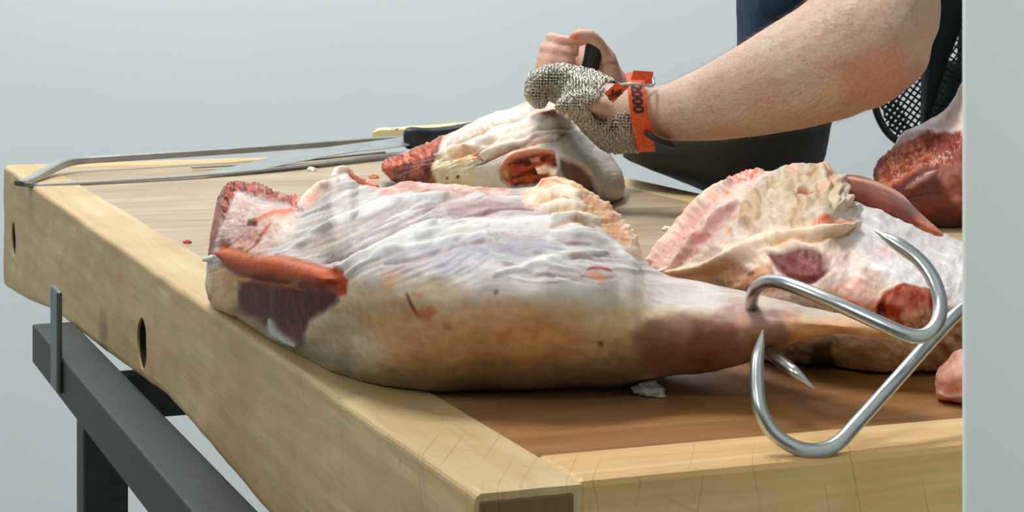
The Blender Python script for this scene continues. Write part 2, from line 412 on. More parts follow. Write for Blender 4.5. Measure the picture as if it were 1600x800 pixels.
# ------------------------------------------------------------------ meat builder
def loft(name, st, m, parent=None, nx=500, nt=280, zmin=0.0006, disp=None, flow=None, paint=None, pw=0.9, cap=0.5, vertical=False, sk=0.8):
    """st rows: px, top, bottom, Yc, w.  Sections are rings in depth and height along the piece."""
    st = np.asarray(st, float)
    s = np.linspace(0, 1, nx); x0, x1 = st[0, 0], st[-1, 0]
    # finer stations toward both ends
    xs = x0+(x1-x0)*(0.5-0.5*np.cos(np.pi*s))*0.35+(x1-x0)*s*0.65
    def smooth_interp(c):
        # monotone cubic (PCHIP-like)
        x, y = st[:, 0], st[:, c]; hh = np.diff(x); dl = np.diff(y)/hh; mm = np.zeros(len(x))
        for k in range(1, len(x)-1):
            if dl[k-1]*dl[k] > 0: mm[k] = 2*dl[k-1]*dl[k]/(dl[k-1]+dl[k])
        mm[0] = dl[0]; mm[-1] = dl[-1]
        k = np.clip(np.searchsorted(x, xs, 'right')-1, 0, len(x)-2); t = (xs-x[k])/hh[k]
        h00 = 2*t**3-3*t**2+1; h10 = t**3-2*t**2+t; h01 = -2*t**3+3*t**2; h11 = t**3-t**2
        return h00*y[k]+h10*hh[k]*mm[k]+h01*y[k+1]+h11*hh[k]*mm[k+1]
    T = smooth_interp(1); Bt = smooth_interp(2); Yc = smooth_interp(3); W = smooth_interp(4)
    th = np.linspace(-np.pi, np.pi, nt, endpoint=False); th = th-0.28*np.sin(th)*1.0   # more rings in front
    cs = np.cos(th); sn = np.sin(th)
    cp = np.sign(cs)*np.abs(cs)**pw; sp_ = np.sign(sn)*np.abs(sn)**pw
    mid = (T+Bt)/2; hh = (Bt-T)/2
    X = np.repeat(xs[:, None], nt, 1)
    Yy = Yc[:, None]-W[:, None]*cp[None, :]
    if not vertical: Yy = Yy+sk*W[:, None]*(np.maximum(0, sp_+0.15)**2.0/1.32)[None, :]
    Py = mid[:, None]-hh[:, None]*sp_[None, :]
    if vertical: V = PP(Py.ravel(), X.ravel(), Yy.ravel()); px, py = Py.ravel(), X.ravel()
    else: V = PP(X.ravel(), Py.ravel(), Yy.ravel()); px, py = X.ravel(), Py.ravel()
    # grid normals
    def normals(V):
        g = V.reshape(nx, nt, 3); du = np.gradient(g, axis=0); dv = np.roll(g, -1, 1)-np.roll(g, 1, 1)
        n = np.cross(du, dv); n /= np.linalg.norm(n, axis=2)[..., None]+1e-12; return n.reshape(-1, 3)
    n = normals(V); c = V.mean(0)
    cen = np.repeat(V.reshape(nx, nt, 3).mean(1)[:, None, :], nt, 1).reshape(-1, 3)
    if ((V-cen)*n).sum() < 0: n = -n
    C = np.tile(lin((225, 220, 215)), (len(V), 1)); D = np.zeros(len(V))
    if paint:
        C, D = paint(px, py, V, C, D)
    # leave the extreme ends quiet
    V = V+n*D[:, None]
    if zmin is not None:
        lo = V[:, 2] < TZ+zmin; V[lo, 2] = TZ+zmin+0.0*V[lo, 2]
    Fc = []
    idx = np.arange(nx*nt).reshape(nx, nt)
    a = idx[:-1, :]; b = np.roll(a, -1, 1); d = idx[1:, :]; c2 = np.roll(d, -1, 1)
    Fc = np.stack([a, d, c2, b], -1).reshape(-1, 4).tolist()
    ctr = [V.reshape(nx, nt, 3)[0].mean(0), V.reshape(nx, nt, 3)[-1].mean(0)]
    V = np.vstack([V, ctr]); C = np.vstack([C, C[0], C[-(1)]])
    k0 = nx*nt
    for k in range(nt):
        Fc.append([k0, idx[0, k], idx[0, (k+1) % nt]]); Fc.append([k0+1, idx[-1, (k+1) % nt], idx[-1, k]])
    o = new_mesh(name, V, Fc, m, parent)
    bm = bmesh.new(); bm.from_mesh(o.data); bmesh.ops.recalc_face_normals(bm, faces=bm.faces); bm.to_mesh(o.data); bm.free()
    setcol(o, np.clip(C, 0, 1))
    return o

class Painter:
    def __init__(s, px, py, V, C, D): s.px, s.py, s.V, s.C, s.D = px, py, V, C.copy(), D.copy(); s.k = 1
    def warp(s, amp, fr=0.03):
        s.k += 1
        return s.px+amp*n2(s.px, s.py, fr, fr, s.k), s.py+amp*n2(s.px, s.py, fr, fr, s.k+50)
    def mix(s, a, c, c2=None, nf=(0.05, 0.05), ang=0, contrast=1.6):
        c = lin(c)
        if c2 is not None:
            s.k += 1; ca, sa = math.cos(ang), math.sin(ang)
            u = s.px*ca+s.py*sa; v = -s.px*sa+s.py*ca
            t = np.clip(0.5+contrast*n2(u, v, nf[0], nf[1], s.k), 0, 1)[:, None]
            cc = c*(1-t)+lin(c2)*t
        else: cc = c
        s.C = s.C*(1-a[:, None])+cc*a[:, None]
    def patch(s, poly, c, f=6, a=1.0, c2=None, nf=(0.05, 0.05), ang=0, warp=6, disp=0, lump=0, lf=0.08, contrast=1.6, wf=0.03, quiet=0):
        poly = np.asarray(poly, float); x, y = s.warp(warp, wf); sd = poly_sd(x, y, poly)
        al = ss(-f, f, sd)*a; s.D = s.D*(1-quiet*ss(-f, f, sd)); s.mix(al, c, c2, nf, ang, contrast)
        if disp: s.D += disp*ss(-f, f, sd)
        if lump: s.D += lump*0.45*ss(-f, f, sd)*(0.3+np.abs(n2(s.px, s.py, lf, lf, s.k+9, 2))*1.7)
    def stroke(s, pts, wd, c=None, a=1.0, c2=None, disp=0, warp=4, taper=True, nf=(0.05, 0.05), wf=0.03):
        x, y = s.warp(warp, wf); p = crom(pts, 6) if len(pts) > 2 else pts
        d, t = line_d(x, y, p); ww = wd*(np.sqrt(np.clip(4*t*(1-t), 0.04, 1)) if taper else 1)
        k = np.exp(-(d/ww)**2)
        if c is not None: s.mix(k*a, c, c2, nf)
        if disp: s.D += disp*k
    def streaks(s, ang, fl, fw, c, a=0.4, disp=0, th=0.1, region=None, flow=None, seed=0):
        s.k += 1; ca, sa = math.cos(ang), math.sin(ang); wx, wy = s.warp(10, 0.01)
        if flow is not None: u = wx; v = wy+flow(wx)
        else: u = wx*ca+wy*sa; v = -wx*sa+wy*ca
        nn = n2(u, v, fl, fw, s.k+seed, 3); m = ss(th, th+0.35, nn)
        if region is not None: m = m*region
        s.mix(m*a, c)
        if disp: s.D += disp*nn*(region if region is not None else 1)

# --- the leg in front
A_st = [(324, 440, 446, 1.50, .004), (327, 405, 458, 1.50, .018), (331, 345, 470, 1.495, .035), (337, 312, 478, 1.49, .045), (350, 289, 486, 1.47, .055), (370, 285, 497, 1.45, .062), (400, 289, 520, 1.41, .07),
        (430, 303, 543, 1.37, .078), (460, 315, 561, 1.34, .083), (482, 306, 573, 1.32, .088), (505, 290, 588, 1.30, .092), (522, 274, 596, 1.285, .094), (542, 274, 604, 1.275, .096), (562, 290, 609, 1.26, .098), (600, 291, 615, 1.245, .10),
        (640, 281, 618, 1.235, .102), (700, 288, 619, 1.23, .104), (780, 290, 617, 1.225, .104), (830, 290, 614, 1.22, .102), (860, 277, 612, 1.22, .10),
        (890, 282, 610, 1.22, .098), (920, 302, 608, 1.22, .095), (955, 335, 605, 1.22, .088), (985, 362, 601, 1.215, .08), (1010, 405, 596, 1.21, .07), (1040, 428, 592, 1.205, .062),
        (1100, 441, 581, 1.195, .053), (1150, 453, 566, 1.18, .046), (1200, 463, 548, 1.165, .038), (1250, 474, 534, 1.15, .029), (1300, 486, 527, 1.14, .021), (1360, 500, 527, 1.135, .014), (1405, 511, 524, 1.13, .004)]
def paint_A(px, py, V, C, D):
    p = Painter(px, py, V, C, D)
    flow = lambda x: np.where(x < 760, (x-760)*0.42, (x-760)*-0.10)
    p.mix(np.ones(len(px)), (216, 210, 205), (196, 184, 182), (0.012, 0.03), 0.0, 1.6)
    # broad form of the muscle under the membrane
    D0 = 0.004*n2(px, py, 0.008, 0.012, 3, 2); p.D += D0
    up = ss(470, 400, py)
    p.streaks(0, 0.006, 0.075, (150, 142, 152), 0.6, 0.0013, 0.0, region=up, flow=flow)
    p.streaks(0, 0.008, 0.16, (236, 236, 232), 0.7, 0.0012, 0.05, region=up, flow=flow, seed=3)
    p.streaks(0, 0.01, 0.12, (196, 120, 108), 0.45, 0, 0.2, region=up, flow=flow, seed=5)
    for k in range(26):   # fine veins and tears in the membrane
        vx = 470+_rs.rand()*500; vy = 330+_rs.rand()*110; ln = 25+_rs.rand()*60; sl = -0.42 if vx < 760 else 0.12
        if vy < 300: continue
        cc = [(150, 112, 116), (186, 130, 122), (128, 118, 130), (244, 243, 240), (244, 243, 240)][k % 5]
        p.stroke([(vx, vy), (vx+ln*.5, vy+ln*.5*sl+_rs.normal(0, 3)), (vx+ln, vy+ln*sl)], 1.6+_rs.rand()*1.4, cc, 0.6, disp=0.0007*(1 if k % 5 > 2 else -1))
    # tan, waxy lower side
    low = ss(415, 478, py-34*ss(660, 800, px)+26*n2(px, py, .012, .012, 2))
    p.mix(low*0.9, (214, 190, 148), (186, 160, 116), (0.012, 0.02), 0, 1.6)
    p.streaks(0.1, 0.01, 0.04, (222, 212, 190), 0.5, 0.0006, 0.0, region=low)
    p.patch([(560, 500), (640, 480), (800, 478), (900, 500), (920, 560), (760, 585), (620, 570)], (214, 164, 108), 30, 0.75, (200, 150, 100), warp=25)
    p.patch([(600, 575), (1000, 560), (1000, 640), (600, 640)], (110, 98, 76), 26, 0.75, warp=20)  # olive bottom edge: shade painted into the meat colour
    p.patch([(390, 500), (560, 560), (640, 620), (500, 620), (380, 540)], (130, 130, 112), 22, 0.75, warp=14)  # same painted shade at the lower left
    # grey-lilac windows of muscle
    for poly, cc in (([(590, 385), (640, 360), (760, 372), (770, 410), (680, 425), (600, 410)], (186, 182, 194)),
                     ([(775, 375), (850, 365), (870, 395), (800, 412), (770, 400)], (160, 158, 170)),
                     ([(440, 385), (520, 340), (560, 345), (500, 400), (450, 408)], (206, 192, 180)),
                     ([(655, 395), (760, 365), (775, 400), (700, 425)], (182, 178, 190))):
        p.patch(poly, cc, 16, 0.75, warp=12)
    # purple-red folds near the top
    p.patch([(690, 318), (780, 305), (880, 320), (895, 335), (780, 330), (700, 338)], (150, 112, 120), 7, 0.7, (206, 176, 176), (0.02, 0.12), warp=8, contrast=2)
    p.stroke([(690, 350), (740, 335), (800, 322), (880, 332)], 3.5, (112, 66, 70), 0.85, disp=-0.0012)
    p.stroke([(700, 330), (760, 316), (840, 314)], 4, (168, 128, 130), 0.7, disp=-0.001)
    p.stroke([(640, 360), (720, 345), (860, 345), (930, 360)], 5, (250, 250, 250), 0.7, disp=0.001)
    # long ridges sweeping from the cut end up to the right
    for pts, wd in (([(470, 445), (560, 405), (650, 372), (760, 350)], 9), ([(500, 452), (600, 400), (690, 378), (800, 360)], 5),
                    ([(440, 400), (520, 350), (600, 318), (700, 305)], 6), ([(560, 340), (640, 310), (760, 300)], 5),
                    ([(520, 420), (610, 382), (680, 352)], 12), ([(770, 430), (860, 400), (950, 392)], 8), ([(480, 370), (560, 330), (650, 300)], 4),
                    ([(860, 360), (940, 370), (1000, 420)], 7)):
        p.stroke(pts, wd*0.8, (238, 237, 234), 0.8, disp=0.0020)
    for pts, wd in (([(470, 425), (560, 385), (640, 350)], 5), ([(600, 415), (690, 395), (780, 372)], 4), ([(640, 330), (730, 300), (820, 302)], 4), ([(560, 360), (640, 325)], 4)):
        p.stroke(pts, wd*0.8, (176, 150, 146), 0.75, disp=-0.0018)
    # top strip: pinkish torn fat
    p.patch([(580, 285), (660, 275), (800, 284), (800, 298), (700, 303), (640, 300), (590, 300)], (240, 214, 200), 5, 0.8, (214, 130, 108), (0.05, 0.12), lump=0.0012, lf=.07)
    # creamy fat knob and bubbly rim at right
    p.patch([(815, 300), (850, 272), (895, 278), (930, 305), (985, 345), (1000, 395), (985, 392), (930, 350), (870, 330), (820, 318)], (244, 224, 192), 6, 0.95, (236, 190, 140), (0.04, 0.06), lump=0.002, lf=.05)
    p.patch([(930, 300), (960, 325), (1000, 350), (1002, 400), (990, 395), (965, 350), (925, 318)], (246, 236, 222), 4, 0.95, (238, 196, 150), (0.08, 0.08), lump=0.0055, lf=.10)
    p.patch([(905, 300), (932, 312), (978, 360), (990, 398), (970, 380), (920, 335)], (222, 160, 110), 5, 0.6, lump=0.001)
    for pts in ([(825, 312), (870, 300), (905, 310)], [(835, 330), (880, 318), (915, 328)], [(860, 345), (900, 335), (935, 350)]):
        p.stroke(pts, 5, (250, 240, 220), 0.8, disp=0.0025)
        p.stroke([(a, b+9) for a, b in pts], 3, (214, 158, 112), 0.7, disp=-0.0015)
    p.stroke([(878, 310), (888, 318)], 3, (110, 40, 24), 0.9)
    p.stroke([(840, 290), (860, 282), (880, 290)], 3.5, (214, 116, 66), 0.8)
    # ---- cut end on the left
    p.patch([(330, 405), (333, 370), (345, 315), (372, 300), (400, 320), (470, 330), (470, 345), (420, 400), (380, 420), (340, 410)], (232, 216, 208), 5, 0.95, (216, 176, 160), (0.06, 0.06), 0.6, disp=0.001, lump=0.002, quiet=0.7)
    p.patch([(322, 405), (330, 330), (346, 285), (364, 284), (356, 310), (346, 350), (336, 400), (331, 415)], (150, 84, 78), 3, 0.95, (178, 120, 112), (0.1, 0.02), warp=3)
    p.patch([(350, 300), (356, 282), (385, 276), (430, 292), (462, 312), (475, 330), (430, 322), (405, 305), (372, 298), (362, 330), (352, 345)], (116, 30, 18), 3, 0.95, (190, 100, 76), (0.14, 0.14), contrast=2.2, lump=0.007, lf=.13)
    p.patch([(400, 292), (440, 302), (458, 322), (425, 318), (402, 305)], (150, 50, 38), 3, 0.6, (220, 170, 150), (0.15, 0.15), contrast=3, lump=0.002, lf=.16)
    p.patch([(390, 345), (405, 342), (404, 356), (388, 354)], (96, 36, 36), 2.5, 0.95, warp=3)
    p.stroke([(400, 350), (425, 338), (470, 333)], 5, (226, 116, 76), 0.9, disp=0.001)
    p.patch([(368, 375), (395, 358), (425, 350), (415, 372), (395, 392), (392, 405), (372, 392)], (196, 134, 116), 5, 0.85, (226, 186, 170), (0.1, 0.1), contrast=2, lump=0.001)
    p.stroke([(392, 400), (408, 380), (424, 352)], 3, (172, 74, 52), 0.85)
    p.patch([(455, 318), (480, 300), (510, 285), (500, 305), (478, 328), (460, 330)], (222, 116, 84), 4, 0.9, (236, 180, 156), (0.08, 0.08), lump=0.001)
    p.stroke([(470, 332), (485, 308), (510, 290), (530, 285)], 4, (248, 232, 214), 0.9, disp=0.003)
    p.stroke([(480, 330), (500, 308), (530, 296)], 6, (214, 190, 172), 0.7, disp=-0.002)
    # rounded orange-brown muscle with the dark face under it
    p.patch([(345, 385), (352, 376), (375, 392), (430, 402), (500, 410), (535, 424), (546, 440), (540, 462), (505, 474), (470, 486), (440, 452), (380, 432), (346, 418)], (196, 92, 46), 5, 1.0, (168, 70, 34), (0.012, 0.05), 0.1, warp=7, quiet=0.85)
    p.stroke([(352, 396), (400, 414), (460, 424), (520, 438)], 24, None, disp=0.008, warp=0, taper=True)
    p.stroke([(355, 390), (430, 406), (520, 425)], 5, (228, 142, 96), 0.6, warp=2)
    p.patch([(366, 432), (440, 436), (520, 458), (530, 470), (500, 490), (480, 515), (470, 545), (425, 520), (400, 505), (372, 492), (366, 478)], (98, 42, 28), 10, 1.0, (78, 32, 22), (0.03, 0.03), warp=8, quiet=0.9, disp=-0.002)
    p.stroke([(366, 433), (420, 444), (470, 452)], 4, (206, 96, 48), 0.5, disp=-0.001)
    p.stroke([(440, 446), (480, 440)], 2.5, (220, 160, 140), 0.6)
    p.patch([(328, 420), (345, 418), (368, 432), (368, 478), (352, 482), (332, 462)], (238, 208, 160), 3, 1.0, (222, 184, 140), (0.05, 0.05), warp=2)
    p.stroke([(346, 424), (372, 436), (392, 434)], 5, (240, 178, 92), 0.8, warp=1)
    p.stroke([(329, 458), (333, 466)], 4, (200, 100, 70), 0.8)
    p.stroke([(418, 500), (428, 522), (460, 542)], 6, (214, 224, 222), 0.9, disp=0.002, warp=2)
    # marks
    p.stroke([(634, 458), (642, 475), (652, 492), (660, 497)], 3.2, (122, 44, 26), 0.95, warp=2, disp=-0.0008)
    p.patch([(650, 482), (675, 478), (684, 488), (672, 498), (655, 498)], (196, 120, 76), 5, 0.85, warp=4)
    p.stroke([(645, 458), (660, 463)], 4, (214, 130, 86), 0.6)
    p.patch([(605, 430), (622, 424), (624, 442), (612, 452), (596, 450)], (224, 168, 120), 7, 0.7)
    p.stroke([(772, 460), (778, 452)], 4, (92, 104, 112), 0.85, warp=0)
    p.stroke([(917, 420), (930, 418), (955, 426)], 3, (158, 64, 34), 0.9, warp=1)
    p.patch([(918, 424), (935, 424), (945, 440), (938, 444), (922, 432)], (222, 150, 104), 4, 0.8)
    p.stroke([(935, 535), (942, 541)], 5, (108, 52, 30), 0.8, warp=0)
    p.stroke([(890, 398), (910, 397)], 3, (214, 160, 140), 0.6)
    p.stroke([(985, 456), (1020, 462)], 3, (226, 176, 160), 0.5); p.stroke([(695, 505), (705, 512)], 6, (176, 120, 84), 0.6)
    p.patch([(770, 520), (800, 518), (800, 530), (780, 532)], (196, 120, 70), 8, 0.6)
    # shank
    p.patch([(985, 515), (1010, 498), (1070, 490), (1110, 495), (1160, 488), (1200, 486), (1240, 500), (1255, 530), (1200, 560), (1120, 590), (1030, 590), (1000, 570)], (146, 110, 94), 12, 0.95, (122, 86, 72), (0.02, 0.03), warp=10, disp=0.001)
    p.patch([(1085, 500), (1150, 500), (1150, 540), (1110, 560), (1080, 550)], (112, 64, 50), 12, 0.7, warp=12)
    p.patch([(1140, 468), (1190, 478), (1250, 486), (1240, 510), (1160, 500), (1120, 490)], (176, 140, 134), 9, 0.7, (150, 116, 112), warp=8)
    p.patch([(1225, 490), (1300, 495), (1420, 510), (1420, 540), (1300, 540), (1240, 540)], (226, 188, 146), 9, 0.95, (204, 146, 102), (0.03, 0.05), warp=6)
    p.patch([(1150, 492), (1170, 495), (1172, 510), (1150, 512)], (196, 146, 122), 6, 0.6)
    p.stroke([(1000, 470), (1060, 466), (1140, 478)], 14, (214, 206, 212), 0.5)
    p.streaks(0.12, 0.01, 0.09, (240, 234, 232), 0.4, 0.0006, 0.1, region=ss(980, 1040, px)*ss(500, 470, py))
    p.D += 0.0003*fbm(V*80, 3)
    return p.C, p.D
A = thing('leg_of_lamb', 'raw leg of lamb in front, white membrane, shank pierced by a hook', 'meat', tuple(G(760, 600)), 0, 'raw legs on the butcher block')
loft('meat', A_st, M_meat, A, nx=760, nt=360, paint=paint_A, pw=0.86, sk=1.2)

def tube(name, pts, rad, m, parent=None, n=10, seg=16, C=None, wob=0, flat=1.0):
    """smooth tube through world points; rad per point"""
    q = crom(np.hstack([np.asarray(pts, float), np.asarray(rad, float)[:, None]]), n)
    p3, r = q[:, :3], np.maximum(q[:, 3], 1e-5)
    T = np.gradient(p3, axis=0); T /= np.linalg.norm(T, axis=1)[:, None]
    up = np.array([0, 0, 1.0]) if abs(T[0, 2]) < 0.9 else np.array([0, 1.0, 0])
    nn = np.cross(T[0], up); nn /= np.linalg.norm(nn); V = []; Fc = []
    for k in range(len(p3)):
        nn = nn-T[k]*(nn@T[k]); nn /= np.linalg.norm(nn); b = np.cross(T[k], nn)
        for a in range(seg):
            t = 2*math.pi*a/seg; V.append(p3[k]+(nn*math.cos(t)+b*math.sin(t)*flat)*r[k])
    V = np.array(V)
    if wob:
        V = V+wob*fbm(V*120, 2)[:, None]*np.array([1, 0.4, 1])
    for k in range(len(p3)-1):
        for a in range(seg): Fc.append([k*seg+a, k*seg+(a+1) % seg, (k+1)*seg+(a+1) % seg, (k+1)*seg+a])
    Fc.append(list(range(seg))[::-1]); Fc.append([(len(p3)-1)*seg+a for a in range(seg)])
    o = new_mesh(name, V, Fc, m, parent)
    if C is not None: setcol(o, np.clip(np.tile(lin(C), (len(V), 1))*(1+0.25*fbm(V*90, 3)[:, None]), 0, 1))
    return o
def rp_(r, Y): return r*Y/F
# curled rim of membrane behind, white bone tip at left
Yk = 1.41
tube('fat_curl', [P(548, 268, Yk+.02), P(536, 264, Yk), P(526, 268, Yk-.01), P(524, 279, Yk-.02), P(535, 291, Yk-.02), P(555, 299, Yk-.02), P(585, 302, Yk-.02), P(615, 296, Yk-.01)],
     [rp_(4, Yk), rp_(5.5, Yk), rp_(6, Yk), rp_(6.5, Yk), rp_(7, Yk), rp_(7, Yk), rp_(6, Yk), rp_(3, Yk)], M_meat, A, C=(246, 232, 214), wob=0.0006)
tube('torn_tissue', [P(545, 272, Yk+.01), P(556, 283, Yk+.01), P(575, 289, Yk+.01), P(590, 292, Yk)], [rp_(5, Yk), rp_(8, Yk), rp_(7, Yk), rp_(4, Yk)], M_wetmeat, A, C=(232, 140, 112), wob=0.002)
bt = tube('bone_tip', [P(318, 406, 1.455), P(330, 404, 1.45), P(348, 400, 1.45)], [rp_(3, 1.45), rp_(5.5, 1.45), rp_(5, 1.45)], M_bone, A)
bt['label'] = 'white tip of bone at the cut end'

# --- the leg under the gloved hand
B_st = [(598, 258, 264, 2.44, .01), (606, 250, 276, 2.43, .04), (630, 240, 288, 2.40, .07), (665, 225, 298, 2.36, .09), (700, 213, 308, 2.33, .105), (740, 190, 318, 2.30, .115), (790, 169, 326, 2.27, .12),
        (835, 156, 330, 2.25, .12), (868, 156, 331, 2.24, .12), (890, 172, 331, 2.24, .115), (910, 198, 329, 2.24, .105), (935, 220, 325, 2.25, .095), (955, 240, 320, 2.26, .08), (970, 262, 308, 2.27, .05), (976, 280, 292, 2.28, .012)]
def paint_B(px, py, V, C, D):
    p = Painter(px, py, V, C, D)
    p.mix(np.ones(len(px)), (222, 218, 213), (200, 194, 188), (0.02, 0.02))
    p.D += 0.004*n2(px, py, 0.015, 0.02, 5, 2)+0.0012*n2(px, py, 0.05, 0.07, 8, 3)
    fl = lambda x: (x-800)*0.42
    rg = ss(262, 225, py+0.30*(px-800))
    p.streaks(0, 0.008, 0.09, (240, 206, 160), 0.75, 0.0035, -0.05, region=rg, flow=fl)
    p.streaks(0, 0.01, 0.13, (250, 247, 240), 0.8, 0.0015, 0.0, region=rg, flow=fl, seed=4)
    p.streaks(0, 0.012, 0.1, (214, 150, 104), 0.6, -0.001, 0.2, region=rg, flow=fl, seed=9)
    for pts in ([(680, 245), (740, 225), (800, 200), (870, 180)], [(730, 235), (790, 215), (850, 196), (890, 190)], [(700, 225), (760, 195), (840, 168)], [(740, 250), (800, 222), (880, 205)]):
        p.stroke(pts, 6, (240, 234, 224), 0.8, disp=0.0055)
        p.stroke([(a+3, b+9) for a, b in pts], 3, (200, 144, 92), 0.85, disp=-0.004)
    p.stroke([(740, 262), (780, 240), (850, 212), (900, 208)], 2.2, (140, 104, 84), 0.7, disp=-0.002)
    p.patch([(700, 200), (760, 172), (830, 150), (835, 158), (770, 185), (720, 212), (690, 225)], (226, 160, 148), 5, 0.75, (240, 210, 200), (0.03, 0.1), 0, lump=0.0008)
    # left face: pitted cream fat
    p.patch([(674, 240), (735, 232), (745, 262), (735, 300), (682, 300)], (226, 214, 186), 5, 0.9, (206, 196, 160), (0.06, 0.06), contrast=2)
    p.stroke([(714, 274), (716, 279)], 3.4, (30, 24, 20), 1, warp=0); p.stroke([(697, 277), (700, 280)], 2.8, (60, 48, 36), 0.9, warp=0)
    p.stroke([(706, 248), (704, 255)], 2.5, (120, 96, 72), 0.7, warp=0)
    p.patch([(700, 232), (735, 228), (742, 245), (720, 252), (704, 246)], (216, 164, 112), 6, 0.6)
    p.stroke([(738, 250), (745, 240), (752, 250)], 5, (196, 110, 60), 0.8, disp=-0.002)
    # torn red meat on the left tip
    p.patch([(590, 255), (600, 246), (640, 236), (672, 222), (700, 205), (696, 215), (680, 240), (676, 262), (684, 300), (600, 300)], (150, 76, 62), 3, 1.0, (92, 40, 34), (0.09, 0.05), 0.5, contrast=2.4, lump=0.003, lf=.1)
    p.patch([(595, 255), (612, 250), (650, 238), (672, 222), (692, 208), (700, 212), (682, 232), (650, 252), (625, 262), (604, 268)], (214, 128, 96), 3, 0.95, (160, 66, 44), (0.15, 0.12), contrast=2.5, lump=0.006, lf=.14)
    p.stroke([(606, 262), (612, 280)], 5, (196, 76, 46), 0.8)
    # socket
    p.patch([(778, 268), (795, 250), (820, 240), (850, 236), (868, 240), (872, 262), (858, 275), (840, 290), (800, 296), (782, 285)], (176, 76, 48), 3.5, 1.0, (84, 28, 20), (0.10, 0.04), 1.3, contrast=2.4, warp=3, disp=-0.006, lump=0.004, lf=.09)
    p.stroke([(782, 262), (800, 246), (830, 236), (864, 236)], 4, (238, 150, 110), 0.8, disp=0.004, warp=1)
    p.patch([(822, 248), (838, 244), (840, 254), (828, 256)], (226, 150, 116), 3, 0.8, warp=1)
    p.patch([(776, 270), (790, 262), (792, 285), (778, 282)], (232, 176, 120), 5, 0.7)
    p.patch([(835, 266), (850, 260), (872, 264), (872, 272), (840, 276)], (250, 226, 196), 3, 0.9, disp=0.006)
    p.stroke([(838, 272), (872, 274)], 3, (214, 84, 34), 0.9)
    # dark glossy muscle end
    p.patch([(876, 248), (890, 250), (915, 262), (930, 285), (932, 310), (910, 310), (890, 290), (876, 268)], (128, 100, 84), 4, 1.0, (104, 80, 66), (0.04, 0.04), warp=2, disp=-0.003)
    p.stroke([(878, 250), (905, 255), (928, 278), (934, 305)], 4, (216, 196, 176), 0.7, disp=0.002, warp=1)
    p.patch([(935, 285), (980, 270), (980, 330), (935, 330)], (170, 152, 128), 10, 0.7)
    p.patch([(845, 180), (862, 182), (884, 176), (866, 188), (846, 188)], (226, 106, 52), 3, 0.9, (240, 160, 110), (0.1, 0.1), warp=3)
    p.patch([(870, 160), (892, 165), (905, 205), (885, 195)], (244, 226, 204), 5, 0.6, lump=0.002, lf=.08)
    return p.C, p.D
Bm = thing('leg_of_lamb', 'raw leg of lamb at the back under the gloved hand', 'meat', tuple(G(830, 330)), 0, 'raw legs on the butcher block')
loft('meat', B_st, M_meat, Bm, nx=480, nt=280, paint=paint_B, pw=0.9, sk=0.7)

